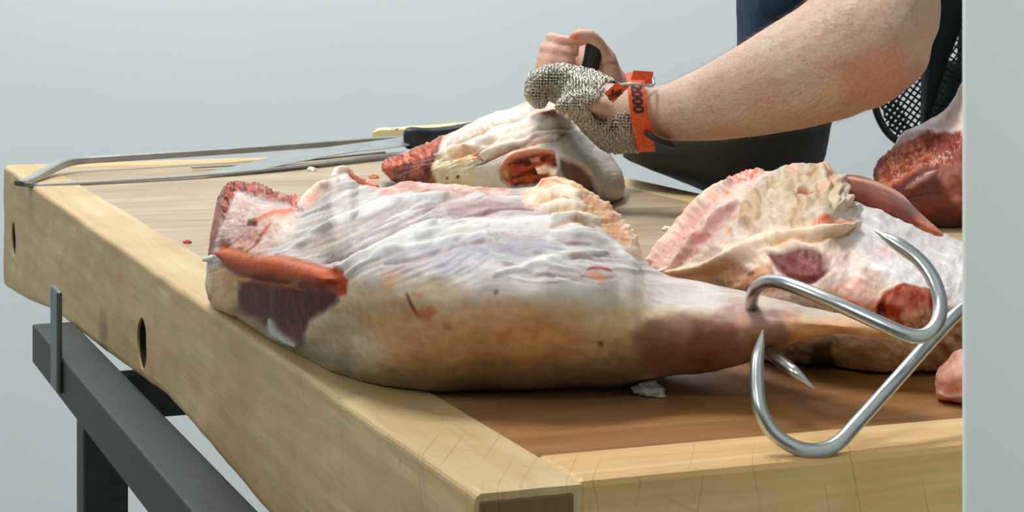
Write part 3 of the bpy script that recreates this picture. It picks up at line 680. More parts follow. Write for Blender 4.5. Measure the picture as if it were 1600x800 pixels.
# --- the leg on the right
C_st = [(1011, 408, 416, 1.66, .008), (1018, 396, 430, 1.65, .05), (1030, 380, 448, 1.63, .08), (1060, 344, 486, 1.58, .11), (1100, 308, 530, 1.52, .135), (1135, 285, 566, 1.47, .155), (1165, 268, 590, 1.43, .165), (1200, 269, 603, 1.41, .172),
        (1240, 258, 610, 1.40, .176), (1280, 259, 612, 1.39, .178), (1310, 282, 613, 1.385, .178), (1330, 304, 613, 1.38, .178), (1370, 322, 613, 1.375, .175), (1430, 348, 612, 1.37, .168), (1500, 378, 608, 1.37, .155), (1560, 410, 600, 1.37, .13), (1620, 450, 580, 1.38, .09), (1650, 490, 540, 1.39, .02)]
def paint_C(px, py, V, C, D):
    p = Painter(px, py, V, C, D)
    p.mix(np.ones(len(px)), (228, 210, 194), (208, 178, 162), (0.025, 0.025))
    p.D += 0.005*n2(px, py, 0.01, 0.014, 6, 2)+0.0018*n2(px, py, 0.04, 0.05, 8, 3)
    low = ss(520, 545, py)
    # right upper: white membrane
    p.patch([(1300, 300), (1360, 318), (1520, 380), (1650, 430), (1650, 520), (1480, 470), (1380, 440), (1330, 380)], (232, 228, 228), 12, 0.9, (212, 202, 204), (0.03, 0.03), lump=.0004)
    p.streaks(0.45, 0.01, 0.1, (250, 248, 250), 0.7, 0.0008, 0.0, region=ss(1290, 1340, px)*ss(480, 440, py))
    p.patch([(1370, 385), (1390, 380), (1400, 400), (1380, 405)], (236, 190, 186), 7, 0.7)
    # left shoulder: pink muscle with fat ribs
    p.patch([(1005, 415), (1050, 350), (1100, 300), (1150, 268), (1185, 280), (1150, 310), (1090, 355), (1050, 400), (1040, 430)], (226, 164, 152), 7, 0.9, (240, 212, 200), (0.015, 0.07), -0.75, contrast=2, lump=.001)
    for pts in ([(1015, 412), (1060, 352), (1110, 308), (1150, 285)], [(1045, 425), (1080, 380), (1120, 340), (1160, 320)]):
        p.stroke(pts, 6, (236, 214, 192), 0.85, disp=0.005)
    p.stroke([(1012, 412), (1050, 358), (1095, 314)], 3, (224, 132, 96), 0.8, warp=2)
    p.patch([(1060, 400), (1095, 365), (1130, 330), (1165, 318), (1130, 350), (1090, 395), (1060, 415)], (206, 150, 150), 6, 0.8, (190, 128, 130), warp=5)
    p.patch([(1086, 372), (1105, 360), (1112, 368), (1100, 380), (1088, 380)], (160, 72, 66), 3, 0.9, (190, 120, 110), warp=3)
    for (a, b) in ((1092, 352), (1135, 362), (1148, 342), (1112, 312), (1085, 395), (1135, 305)):
        p.stroke([(a, b), (a+8, b-5)], 5, (232, 158, 104), 0.75)
    # raw rag at top left
    p.patch([(1140, 285), (1158, 264), (1190, 262), (1195, 272), (1170, 285), (1150, 292)], (226, 110, 92), 3, 0.95, (240, 190, 170), (0.14, 0.14), contrast=2.4, lump=0.005, lf=.13)
    # cream fat mass
    p.patch([(1165, 320), (1190, 285), (1235, 258), (1290, 258), (1315, 290), (1318, 330), (1290, 350), (1240, 360), (1180, 362), (1160, 345)], (204, 188, 164), 7, 1.0, (188, 158, 124), (0.04, 0.04), disp=0.002, lump=0.010, lf=.035, contrast=2)
    p.patch([(1280, 270), (1312, 285), (1320, 318), (1342, 330), (1335, 342), (1300, 330), (1285, 300)], (212, 196, 174), 4, 1.0, (192, 160, 126), disp=0.002, lump=0.012, lf=.055)
    p.patch([(1235, 262), (1245, 254), (1260, 256), (1240, 275), (1232, 280)], (240, 176, 156), 3, 0.85, lump=.001)
    p.stroke([(1247, 308), (1262, 304), (1275, 308)], 4.5, (172, 78, 48), 0.95, disp=-0.005, warp=2)
    p.stroke([(1262, 280), (1285, 268), (1292, 290), (1275, 308)], 4, (226, 170, 126), 0.75, disp=-0.003)
    p.stroke([(1270, 356), (1290, 350), (1320, 348), (1340, 352)], 4, (232, 134, 88), 0.8); p.stroke([(1278, 352), (1290, 348)], 4, (206, 72, 40), 0.8)
    p.stroke([(1030, 425), (1100, 420), (1160, 395), (1210, 372), (1270, 370), (1340, 362)], 9, (236, 216, 184), 0.95, disp=0.007)
    p.stroke([(1180, 390), (1230, 375), (1290, 374), (1335, 366)], 3, (196, 148, 92), 0.8, disp=-0.003)
    p.stroke([(1050, 410), (1060, 390), (1080, 360)], 3, (214, 150, 110), 0.7, disp=-0.002)
    # brown hollow under the fold
    p.patch([(1040, 430), (1110, 420), (1170, 395), (1200, 392), (1210, 440), (1230, 455), (1150, 465), (1060, 450)], (206, 152, 112), 8, 0.95, (170, 112, 78), (0.03, 0.05), contrast=2, lump=.0015, disp=-0.004)
    p.patch([(1150, 385), (1200, 378), (1205, 400), (1170, 420), (1150, 410)], (244, 222, 200), 7, 0.9, lump=.002)
    p.stroke([(1165, 430), (1175, 425)], 6, (84, 34, 24), 0.85); p.stroke([(1110, 438), (1130, 445)], 5, (110, 60, 44), 0.8)
    # dark red muscle window
    p.patch([(1196, 394), (1225, 386), (1270, 384), (1300, 400), (1305, 415), (1285, 432), (1262, 446), (1240, 440), (1222, 428), (1205, 412)], (112, 44, 36), 4, 1.0, (90, 34, 30), (0.04, 0.05), warp=5, disp=-0.002)
    p.patch([(1240, 405), (1275, 395), (1275, 420), (1250, 430)], (140, 66, 58), 7, 0.4, (170, 110, 104), (0.08, 0.08), contrast=2.6)
    p.patch([(1290, 400), (1335, 375), (1370, 400), (1345, 430), (1300, 440)], (238, 222, 216), 9, 0.8, (226, 190, 180), lump=.001)
    p.patch([(1290, 450), (1330, 430), (1370, 455), (1350, 475), (1310, 478)], (240, 200, 180), 9, 0.7, (226, 150, 120), (0.05, 0.05), contrast=2)
    p.patch([(1300, 465), (1380, 470), (1385, 500), (1330, 500)], (228, 150, 116), 8, 0.8, (206, 84, 56), (0.05, 0.05), contrast=2)
    # red cut shank
    p.patch([(1365, 480), (1378, 458), (1410, 448), (1450, 456), (1462, 480), (1458, 505), (1430, 520), (1390, 514), (1368, 500)], (142, 44, 28), 5, 1.0, (196, 112, 84), (0.05, 0.05), contrast=2.2, warp=5, disp=0.0015, lump=.001)
    p.patch([(1405, 495), (1425, 490), (1440, 505), (1420, 514)], (232, 160, 124), 5, 0.85)
    p.patch([(1372, 478), (1384, 470), (1386, 492), (1374, 494)], (84, 28, 24), 4, 0.9, disp=-.003)
    p.stroke([(1370, 490), (1395, 512), (1440, 516)], 4, (110, 28, 26), 0.85)
    # lower side, olive-brown
    p.patch([(1120, 535), (1300, 535), (1480, 530), (1660, 520), (1660, 660), (1080, 660), (1060, 560)], (226, 200, 160), 7, 1.0, (184, 152, 112), (0.02, 0.04), contrast=1.6, lump=.001)
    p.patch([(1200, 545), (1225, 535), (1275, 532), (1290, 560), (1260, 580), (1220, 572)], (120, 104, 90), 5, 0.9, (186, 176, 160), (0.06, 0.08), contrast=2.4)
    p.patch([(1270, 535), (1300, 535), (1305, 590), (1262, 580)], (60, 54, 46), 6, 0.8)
    p.patch([(1410, 490), (1520, 470), (1520, 540), (1440, 540)], (196, 156, 120), 8, 0.9, (120, 84, 62), (0.04, 0.05), contrast=2.2, lump=.002)
    p.stroke([(1460, 520), (1480, 545), (1500, 560)], 8, (140, 50, 40), 0.7)
    p.D += 0.0004*fbm(V*80, 3)
    return p.C, p.D
Cm = thing('leg_of_lamb', 'raw leg of lamb at right behind the hooks, with cream fat', 'meat', tuple(G(1300, 600)), 0, 'raw legs on the butcher block')
loft('meat', C_st, M_meat, Cm, nx=620, nt=340, paint=paint_C, pw=0.9)
# long brown-red muscle lying over the back of it
def paint_T(px, py, V, C, D):
    p = Painter(px, py, V, C, D)
    p.mix(np.ones(len(px)), (144, 70, 54), (112, 48, 36), (0.02, 0.06), 0.5)
    p.stroke([(1305, 276), (1370, 286), (1420, 312), (1465, 360)], 3.5, (240, 178, 150), 0.8, warp=2)
    p.patch([(1430, 340), (1475, 345), (1480, 375), (1440, 365)], (226, 130, 78), 5, 0.9, (206, 96, 56), lump=.001)
    p.patch([(1380, 285), (1400, 288), (1425, 310), (1405, 305)], (214, 140, 110), 4, 0.6)
    return p.C, p.D
loft('muscle_flap', [(1292, 285, 292, 1.46, .01), (1300, 273, 312, 1.46, .03), (1330, 273, 330, 1.46, .035), (1375, 285, 352, 1.46, .036), (1410, 304, 366, 1.455, .034), (1430, 325, 372, 1.45, .03), (1450, 344, 374, 1.45, .022), (1466, 358, 373, 1.45, .013), (1473, 366, 371, 1.45, .003)],
     M_wetmeat, Cm, nx=160, nt=90, zmin=None, paint=paint_T)
# pink knuckle hanging at its near right end
def paint_K(px, py, V, C, D):
    p = Painter(px, py, V, C, D)
    p.mix(np.ones(len(px)), (222, 176, 158), (200, 140, 120), (0.04, 0.04))
    p.patch([(1470, 585), (1500, 600), (1510, 650), (1470, 640)], (214, 120, 88), 10, 0.7)
    p.stroke([(1468, 610), (1485, 618), (1510, 612)], 3, (240, 216, 200), 0.7, disp=.001)
    p.D += 0.003*n2(px, py, .03, .03, 3)
    return p.C, p.D
loft('knuckle', [(1461, 596, 608, 1.175, .006), (1466, 578, 625, 1.175, .016), (1480, 560, 634, 1.175, .024), (1500, 545, 638, 1.175, .03), (1530, 540, 640, 1.175, .03), (1560, 560, 630, 1.175, .02), (1575, 590, 610, 1.175, .004)], M_meat, Cm, nx=110, nt=90, paint=paint_K)

# --- the piece far right, cut face towards us
D_st = [(1368, 268, 290, 2.02, .01), (1374, 255, 318, 2.02, .04), (1390, 236, 345, 2.03, .07), (1408, 212, 360, 2.04, .085), (1416, 205, 362, 2.045, .09), (1435, 196, 365, 2.05, .095), (1458, 184, 368, 2.05, .10), (1477, 170, 368, 2.05, .10), (1490, 152, 368, 2.05, .10), (1503, 128, 368, 2.05, .10), (1540, 110, 366, 2.05, .10), (1580, 130, 362, 2.06, .09), (1620, 200, 350, 2.08, .06), (1632, 260, 300, 2.09, .01)]
def paint_D(px, py, V, C, D):
    p = Painter(px, py, V, C, D)
    p.mix(np.ones(len(px)), (128, 60, 56), (100, 44, 42), (0.03, 0.04))
    p.D += 0.003*n2(px, py, .02, .02, 3)
    p.patch([(1360, 300), (1375, 245), (1420, 205), (1520, 195), (1520, 262), (1470, 258), (1440, 262), (1400, 285), (1375, 310)], (214, 132, 102), 4, 0.95, (160, 66, 44), (0.13, 0.13), contrast=2.6, lump=.005, lf=.12)
    p.patch([(1440, 212), (1480, 206), (1525, 205), (1525, 245), (1485, 250), (1450, 240)], (132, 50, 44), 4, 0.95, (160, 80, 66), (0.05, 0.05), contrast=2)
    p.patch([(1398, 228), (1404, 200), (1440, 180), (1480, 150), (1500, 100), (1640, 70), (1640, 205), (1500, 204), (1455, 208), (1425, 220), (1408, 226)], (238, 230, 228), 3.5, 1.0, (236, 208, 200), (0.05, 0.05), lump=.001)
    p.stroke([(1372, 300), (1400, 282), (1440, 262)], 4, (226, 130, 96), 0.8)
    p.stroke([(1415, 295), (1440, 280), (1465, 268)], 4, (196, 150, 146), 0.85, disp=.002)
    p.stroke([(1380, 322), (1420, 310), (1470, 300)], 2, (72, 32, 34), 0.8, disp=-.002)
    p.patch([(1465, 262), (1520, 250), (1520, 330), (1495, 320), (1475, 290)], (206, 140, 128), 6, 0.85, (160, 80, 76), (0.05, 0.05), contrast=2)
    p.patch([(1380, 345), (1520, 340), (1520, 380), (1380, 380)], (96, 56, 50), 8, 0.8)
    return p.C, p.D
Dm = thing('cut_of_meat', 'dark red cut of meat with white fat top, far right', 'meat', tuple(G(1480, 366)), 0)
loft('meat', D_st, M_wetmeat, Dm, nx=260, nt=220, paint=paint_D, pw=0.8)

# scraps
def scrap(name, px, py, r, c, label, cat, z=0.0):
    p0 = G(px, py); R = r*p0[1]/F
    bm = bmesh.new(); bmesh.ops.create_icosphere(bm, subdivisions=4, radius=1)
    for v in bm.verts:
        k = 1+0.45*mnoise.noise(v.co*1.6+Vector((px, py, 0)))+0.2*mnoise.noise(v.co*4+Vector((px, 0, 0)))
        v.co = Vector((v.co.x*R*1.2*k, v.co.y*R*k*1.2, max(v.co.z*R*0.7*k, -R*0.25)))
    zmin = min(v.co.z for v in bm.verts)
    for v in bm.verts: v.co += Vector((p0[0], p0[1], TZ-zmin-0.0008))
    o = bmobj(name, bm, M_meat, None, True); n = len(o.data.vertices)
    setcol(o, np.tile(lin(c), (n, 1))*(1+0.2*_rs.rand(n, 1))); tag(o, label, cat)
    return o
scrap('meat_crumb', 293, 378, 5, (200, 90, 66), 'tiny red crumb of meat alone on the bare board at left', 'meat scrap')
scrap('fat_crumb', 487, 266, 6, (238, 234, 224), 'small white crumb of fat below the knife blade', 'meat scrap')
scrap('fat_crumb', 1041, 358, 6, (240, 232, 222), 'small pale crumb of fat on the board between the back and right legs', 'meat scrap')
o = scrap('fat_trimming', 1015, 614, 21, (176, 174, 168), 'white scrap of fat in the shadow under the front leg shank', 'meat scrap')
scrap('meat_crumb', 584, 277, 6, (226, 140, 110), 'pink shred of meat just behind the curl of the front leg', 'meat scrap')

# ------------------------------------------------------------------ hooks
def hook(label, pts, r, tips):
    Q = np.array([P(a, b, y) for a, b, y in pts]); R = np.full(len(pts), r)
    for k, v in tips.items(): R[k] = r*v
    o = tube('meat_hook', Q, R, M_steel, None, n=14, seg=24); tag(o, label, 'hook', 'steel meat hooks'); return o
hr = 0.0039
hook('steel hook piercing the shank of the front leg, its upper point up at right',
     [(1272, 607, 1.10), (1262, 599, 1.102), (1240, 580, 1.106), (1215, 560, 1.125), (1190, 530, 1.155), (1176, 495, 1.165), (1176, 462, 1.13), (1189, 445, 1.115), (1212, 440, 1.10), (1250, 451, 1.085), (1310, 476, 1.07), (1370, 503, 1.06),
      (1415, 522, 1.055), (1444, 524, 1.055), (1464, 506, 1.06), (1469, 475, 1.07), (1460, 440, 1.08), (1438, 408, 1.09), (1405, 383, 1.10), (1385, 371, 1.105), (1366, 360, 1.11)], hr,
     {0: .08, 1: .45, 2: .85, 19: .6, 20: .08})
hook('steel hook lying lower, its loop resting on the front edge of the board',
     [(1192, 516, 1.045), (1188, 538, 1.043), (1183, 565, 1.04), (1183, 610, 1.035), (1190, 645, 1.03), (1210, 678, 1.027), (1243, 699, 1.025), (1278, 704, 1.026), (1308, 693, 1.03), (1340, 660, 1.04), (1400, 594, 1.06), (1448, 540, 1.08), (1480, 505, 1.092), (1503, 484, 1.10), (1530, 465, 1.11), (1548, 470, 1.115), (1556, 492, 1.115), (1552, 530, 1.11), (1540, 560, 1.105)], hr*0.98,
     {0: .08, 1: .6, 2: .9, 17: .6, 18: .08})

# ------------------------------------------------------------------ saw and knife
saw = thing('meat_saw', 'long steel butcher saw with cream handle lying along the back left edge', 'saw', tuple(G(340, 265)))
def bar(name, pts, hgt, thk, m, parent, n=8):
    """flat bar through (px,py,Y), height hgt px seen, thickness thk m in depth"""
    q = crom([tuple(P(a, b, y))+((hh if isinstance(hh, (int, float)) else 0)*y/F,) for (a, b, y), hh in zip(pts, hgt)], n)
    V = []; Fc = []
    for k in range(len(q)):
        x, y, z, h_ = q[k]; h_ /= 2
        i = min(k, len(q)-2); d = q[i+1]-q[i]; d2 = np.array([d[0], d[1]]); d2 /= np.linalg.norm(d2)+1e-9; nx_, ny_ = -d2[1], d2[0]
        t = thk/2
        for (s, u) in ((-1, -.7), (-.7, -1), (.7, -1), (1, -.7), (1, .7), (.7, 1), (-.7, 1), (-1, .7)):
            V.append((x+nx_*t*s, y+ny_*t*s, z+u*h_))
    for k in range(len(q)-1):
        for a in range(8): Fc.append([k*8+a, k*8+(a+1) % 8, (k+1)*8+(a+1) % 8, (k+1)*8+a])
    Fc.append(list(range(8))[::-1]); Fc.append([(len(q)-1)*8+a for a in range(8)])
    return new_mesh(name, V, Fc, m, parent, smooth=False)
bar('saw_frame', [(34, 286, 2.42), (58, 276, 2.47), (95, 257, 2.56), (125, 251, 2.60), (200, 246, 2.64), (340, 237, 2.72), (480, 227, 2.80), (590, 219, 2.88), (640, 216, 2.92), (700, 212, 2.95)],
    [7, 11, 13, 11, 10.5, 10, 10, 9, 8, 8], 0.012, M_blade, saw)
bar('saw_blade', [(38, 290, 2.41), (120, 286, 2.43), (300, 275, 2.51), (450, 261, 2.62), (600, 243, 2.78), (690, 233, 2.86)], [4, 4, 4, 4.5, 4.5, 5], 0.014, M_blade, saw)
bar('blade_stay', [(300, 262, 2.62), (450, 253, 2.70), (600, 238, 2.84)], [3, 3, 3], 0.006, M_blade, saw)
bar('tip_clamp', [(30, 287, 2.405), (45, 289, 2.415), (60, 289, 2.43)], [7, 8, 5], 0.022, M_bracket, saw, 4)
hd = bar('handle', [(584, 211, 2.95), (592, 208, 2.95), (620, 207, 2.955), (650, 204, 2.96), (680, 202, 2.965), (712, 199, 2.97), (745, 196, 2.97)], [8, 15, 15, 14, 13, 13, 12], 0.026, M_yellow, saw)
bb = hd.modifiers.new('b', 'BEVEL'); bb.width = 0.003; bb.segments = 2; bb.limit_method = 'ANGLE'; bb.angle_limit = math.radians(40)
for rx in (611, 619):
    bm = bmesh.new(); c = P(rx, 201.5, 2.945)
    bmesh.ops.create_uvsphere(bm, u_segments=14, v_segments=8, radius=0.0038, matrix=Matrix.Translation(c) @ Matrix.Diagonal((1, 1, 0.5, 1)))
    rv = bmobj('rivet', bm, M_steel, None, True); attach(rv, hd)

knife = thing('butcher_knife', 'long steel knife with black handle lying across the saw', 'knife', tuple(G(520, 262)))
# blade: flat tapering plate lying nearly flat
def plate(name, up, lo, Yu, Yl, thk, m, parent, n=40):
    u = crom([tuple(P(a, b, y)) for (a, b), y in zip(up, Yu)], 12); l = crom([tuple(P(a, b, y)) for (a, b), y in zip(lo, Yl)], 12)
    V = []; Fc = []; k = len(u)
    for i in range(k):
        nrm = np.array([0.05, -0.35, 0.93])*thk
        for pt in (u[i], u[i]-nrm, l[i]-nrm*0.5, l[i]): V.append(pt)
    for i in range(k-1):
        for a in range(4): Fc.append([i*4+a, i*4+(a+1) % 4, (i+1)*4+(a+1) % 4, (i+1)*4+a])
    Fc.append([0, 1, 2, 3]); Fc.append([(k-1)*4+a for a in (3, 2, 1, 0)])
    o = new_mesh(name, V, Fc, m, parent, False)
    bm = bmesh.new(); bm.from_mesh(o.data); bmesh.ops.recalc_face_normals(bm, faces=bm.faces); bm.to_mesh(o.data); bm.free()
    return o
plate('blade', [(318, 271), (390, 253), (450, 240), (540, 226), (600, 218), (640, 212)], [(318, 274), (390, 268), (450, 256), (540, 239), (600, 232), (640, 227)],
      [2.53, 2.62, 2.70, 2.78, 2.84, 2.88], [2.525, 2.56, 2.62, 2.72, 2.78, 2.83], 0.002, M_blade, knife)
kh = bar('handle', [(631, 212, 2.85), (635, 215, 2.85), (645, 216, 2.85), (670, 214, 2.86), (700, 209, 2.87), (740, 201, 2.88), (790, 192, 2.90), (800, 191, 2.9)], [14, 30, 36, 29, 24, 22, 24, 12], 0.028, M_black, knife, 10)
bb = kh.modifiers.new('b', 'SUBSURF'); bb.levels = 2; bb.render_levels = 2
kh.data.polygons.foreach_set('use_smooth', [True]*len(kh.data.polygons))

# ------------------------------------------------------------------ the person
def capsules(caps, voxel, smooth=6, iters=0.6):
    """caps: list of (p, r, q, s). One continuous surface around all of them."""
    bm = bmesh.new()
    for (a, ra, b, rb) in caps:
        t = bmesh.new()
        for c, r in ((a, ra), (b, rb)):
            bmesh.ops.create_icosphere(t, subdivisions=3, radius=r, matrix=Matrix.Translation(c))
        h = bmesh.ops.convex_hull(t, input=t.verts)
        junk = [g for g in set(h['geom_interior']+h['geom_unused']) if isinstance(g, bmesh.types.BMVert)]
        bmesh.ops.delete(t, geom=junk, context='VERTS')
        me = bpy.data.meshes.new('t'); t.to_mesh(me); t.free(); bm.from_mesh(me); bpy.data.meshes.remove(me)
    me = bpy.data.meshes.new('caps'); bm.to_mesh(me); bm.free()
    o = bpy.data.objects.new('caps', me); col.objects.link(o)
    r = o.modifiers.new('r', 'REMESH'); r.mode = 'VOXEL'; r.voxel_size = voxel
    s = o.modifiers.new('s', 'SMOOTH'); s.factor = iters; s.iterations = smooth
    apply_mods(o); return o
def cap(a, b):  # (px,py,Y,rpx)
    return (tuple(P(*a[:3])), a[3]*a[2]/F, tuple(P(*b[:3])), b[3]*b[2]/F)
def chain(*pts): return [cap(pts[k], pts[k+1]) for k in range(len(pts)-1)]
person = thing('person', 'person in blue shirt and dark apron, one hand in a steel mesh glove', 'person', (0.42, 2.5, 0))

# left arm: wrist at the strap, elbow at right, upper arm going up
larm = chain((985, 180, 2.13, 34), (1010, 178, 2.125, 37), (1060, 174, 2.11, 47), (1120, 160, 2.09, 60), (1180, 140, 2.06, 73), (1240, 117, 2.04, 86), (1300, 92, 2.03, 96), (1345, 62, 2.03, 100), (1372, 20, 2.05, 97), (1375, -100, 2.10, 92), (1370, -250, 2.16, 100), (1345, -380, 2.24, 95))
elb = chain((1340, 80, 2.03, 94), (1390, 78, 2.04, 64), (1380, 0, 2.05, 84))
# left hand, closed on the meat (under the glove)
YL = 2.16
lhand = chain((985, 180, 2.13, 40), (950, 168, 2.135, 39), (905, 140, 2.15, 32), (880, 130, 2.15, 28))
for k, (dy, l, dx) in enumerate(((-0.045, 0.9, 4), (-0.018, 1.0, 0), (0.008, 0.96, 0), (0.032, 0.8, 4))):
    Yf = YL+dy+0.01
    lhand += chain((890, 128, Yf, 11), (858+dx, 120, Yf, 11), (836+dx, 130-3*l, Yf, 10), (829+dx, 146, Yf, 9), (838+dx, 158*1.0, Yf, 8))
lhand += chain((935, 165, 2.11, 15), (900, 160, 2.10, 12), (888, 163, 2.10, 9), (880, 166, 2.10, 7))
# right hand behind: fist, palm side towards the camera
YR = 2.34
rarm = chain((955, 122, YR+.01, 20), (975, 140, YR+.02, 22), (1010, 170, YR+.03, 25), (1080, 165, YR+.05, 32), (1160, 140, YR+.09, 40), (1250, 105, YR+.14, 48), (1320, 60, 2.56, 52), (1345, -150, 2.60, 58), (1330, -370, 2.58, 66))
rhand = chain((955, 120, YR+.01, 19), (940, 95, YR+.012, 24), (925, 78, YR+.02, 22)) + chain((945, 112, YR, 18), (925, 108, YR+.005, 20), (905, 85, YR+.02, 18)) + chain((955, 118, YR-.004, 15), (948, 92, YR-.008, 16), (935, 72, YR-.008, 13))
for k, (y0, y1, xt) in enumerate(((66, 57, 862), (80, 74, 852), (94, 90, 848), (107, 104, 845))):
    rhand += chain((918, y0+8, YR+.030, 8.5), (885, y0, YR+.028, 8.5), (xt, y1, YR+.016, 8.2), (xt-3, y1+1, YR-.004, 7.8), (xt+14, y1+3, YR-.022, 7.6), (xt+36, y1+7, YR-.026, 7.2), (xt+48, y1+9, YR-.022, 6.8))
rhand += chain((945, 88, YR-.010, 13), (934, 66, YR-.022, 10.5), (922, 54, YR-.030, 9.5), (905, 53, YR-.034, 9), (896, 58, YR-.036, 8))
# torso, legs, neck, head (slimmer than the clothes)
YT = 2.45
tor = chain((1335, -400, 2.42, 150), (1300, -150, YT, 130), (1280, 40, YT, 102), (1212, 130, YT, 82), (1150, 200, YT, 85), (1185, 260, YT, 60)) + \
      chain((1345, -380, 2.24, 90), (1330, -370, 2.60, 80)) + chain((1240, -560, YT, 70), (1315, -420, YT, 80)) + chain((1215, -660, YT, 120), (1225, -600, YT, 100)) + chain((1205, -720, YT, 112), (1200, -620, YT, 90)) + \
      chain((1100, -640, YT, 12), (1090, -620, YT, 14)) + chain((1150, -560, YT, 60), (1200, -570, YT, 60))
for s, Yl_ in ((0, 2.36), (1, 2.54)):
    tor += chain((1170, 260, YT+(Yl_-YT)*.6, 70), (1195, 420, Yl_, 62), (1200, 640, Yl_, 58), (1205, 900, Yl_, 50), (1215, 1300, Yl_, 38), (1215, HOR+(CZ-0.05)/Yl_*F, Yl_, 40)) + \
           chain((1215, HOR+(CZ-0.05)/Yl_*F, Yl_, 40), (1090, HOR+(CZ-0.035)/Yl_*F, Yl_, 34))
skin = mat('skin')[0]; t = skin.node_tree; b = t.nodes['Principled BSDF']
L = t.links; co = t.nodes.new('ShaderNodeTexCoord'); at = t.nodes.new('ShaderNodeAttribute'); at.attribute_name = 'Col'
n = t.nodes.new('ShaderNodeTexNoise'); n.inputs['Scale'].default_value = 350; n.inputs['Detail'].default_value = 5
L.new(co.outputs['Object'], n.inputs['Vector'])
mx = t.nodes.new('ShaderNodeMix'); mx.data_type = 'RGBA'; mx.blend_type = 'OVERLAY'; mx.inputs['Factor'].default_value = 0.3
L.new(at.outputs['Color'], mx.inputs['A']); L.new(n.outputs['Fac'], mx.inputs['B']); L.new(mx.outputs['Result'], b.inputs['Base Color'])
bp = t.nodes.new('ShaderNodeBump'); bp.inputs['Distance'].default_value = 0.0004; L.new(n.outputs['Fac'], bp.inputs['Height']); L.new(bp.outputs[0], b.inputs['Normal'])
b.inputs['Roughness'].default_value = 0.55; b.inputs['Subsurface Weight'].default_value = 0.12; b.inputs['Subsurface Radius'].default_value = (1, .35, .2); b.inputs['Subsurface Scale'].default_value = 0.006
body = capsules(larm+elb+lhand+rarm+rhand+tor, 0.0032, 5, 0.6)
body.name = 'body'; body.data.name = 'body'; body.data.materials.append(skin); attach(body, person)
body.data.polygons.foreach_set('use_smooth', [True]*len(body.data.polygons))
nv = len(body.data.vertices); V = np.empty(nv*3); body.data.vertices.foreach_get('co', V); V = V.reshape(-1, 3)
px = 800+V[:, 0]/V[:, 1]*F; py = HOR+(CZ-V[:, 2])/V[:, 1]*F
p = Painter(px, py, V, np.tile(lin((206, 184, 166)), (nv, 1)), np.zeros(nv))
nn = fbm(V*22, 3)
p.mix(np.clip(0.4+nn, 0, 1)*0.5, (206, 150, 126))
near = (V[:, 1] < 2.25)
p.patch([(1300, 100), (1400, 70), (1440, 120), (1400, 170), (1320, 160)], (206, 128, 104), 26, 0.55, warp=15)
p.patch([(1010, 195), (1200, 190), (1350, 150), (1300, 220), (1010, 240)], (176, 134, 106), 20, 0.6, warp=12)
hand_r = (V[:, 1] > 2.27) & (px < 985)
pal = ss(0, 1, hand_r*1.0)
p.mix(pal*0.5, (226, 170, 150))
p.stroke([(890, 58), (905, 54)], 8, (222, 96, 70), 0.8, warp=0)
for y_ in (66, 82, 97): p.stroke([(862, y_), (908, y_+4)], 2.0, (170, 104, 84), 0.6, warp=0)
p.stroke([(930, 112), (945, 100), (965, 98)], 2.5, (150, 96, 78), 0.6, warp=0)
setcol(body, np.clip(p.C, 0, 1))

# arm hair
hv = []; hf = []; rs = np.random.RandomState(3)
no = np.empty(nv*3); body.data.vertices.foreach_get('normal', no); no = no.reshape(-1, 3)
cand = np.where((px > 1030) & (V[:, 1] < 2.22) & (py > -30) & (px < 1440))[0]
for i in rs.choice(cand, 7500):
    v, nrm = V[i], no[i]; d = np.array([-0.75, 0, -0.35])+rs.normal(0, .35, 3); d -= nrm*(d@nrm); d /= np.linalg.norm(d)+1e-9
    ln = rs.uniform(0.006, 0.014); s = np.cross(nrm, d)*0.00007
    a = v; m_ = v+d*ln*.5+nrm*ln*.28; e_ = v+d*ln+nrm*ln*.38; k = len(hv)
    hv += [a-s, a+s, m_+s*.8, m_-s*.8, e_]; hf += [[k, k+1, k+2, k+3], [k+3, k+2, k+4]]
ah = new_mesh('arm_hair', np.array(hv), hf, M_hair, person, False); ah['kind'] = 'stuff'

# clothes
def cloth(name, st, m, folds=0.006, fr=(0.01, 0.02), nx=120, nt=160):
    def pnt(px, py, V, C, D):
        return C, 0.5*folds*fbm(V*np.array([14, 10, 5]), 3)+folds*0.2*fbm(V*30, 2)
    st = [(y, l, r, Yc, w_) for (y, l, r, Yc, w_) in st]
    o = loft(name, st, m, person, nx=nx, nt=nt, zmin=None, paint=pnt, pw=0.9, vertical=True)
    return o
cloth('shirt', [(-470, 1260, 1390, 2.44, .10), (-440, 1200, 1440, 2.43, .19), (-380, 1180, 1470, 2.42, .235), (-200, 1160, 1440, 2.43, .20), (-60, 1155, 1400, 2.44, .19), (0, 1154, 1390, 2.44, .18), (60, 1154, 1380, 2.45, .17), (90, 1152, 1372, 2.45, .168), (130, 1148, 1350, 2.45, .16), (150, 1160, 1330, 2.45, .15)], M_shirt, 0.012)
def sleeve(name, pts, m):
    o = tube(name, [P(a, b, y) for a, b, y, r in pts], [r*y/F for a, b, y, r in pts], m, person, n=12, seg=40, wob=0.006); return o
sleeve('sleeve', [(1376, -140, 2.11, 104), (1375, -160, 2.12, 112), (1370, -250, 2.16, 118), (1345, -380, 2.24, 112), (1320, -420, 2.34, 100)], M_shirt)
sleeve('sleeve', [(1340, -100, 2.60, 66), (1345, -160, 2.60, 72), (1330, -370, 2.58, 84), (1320, -400, 2.5, 84)], M_shirt)
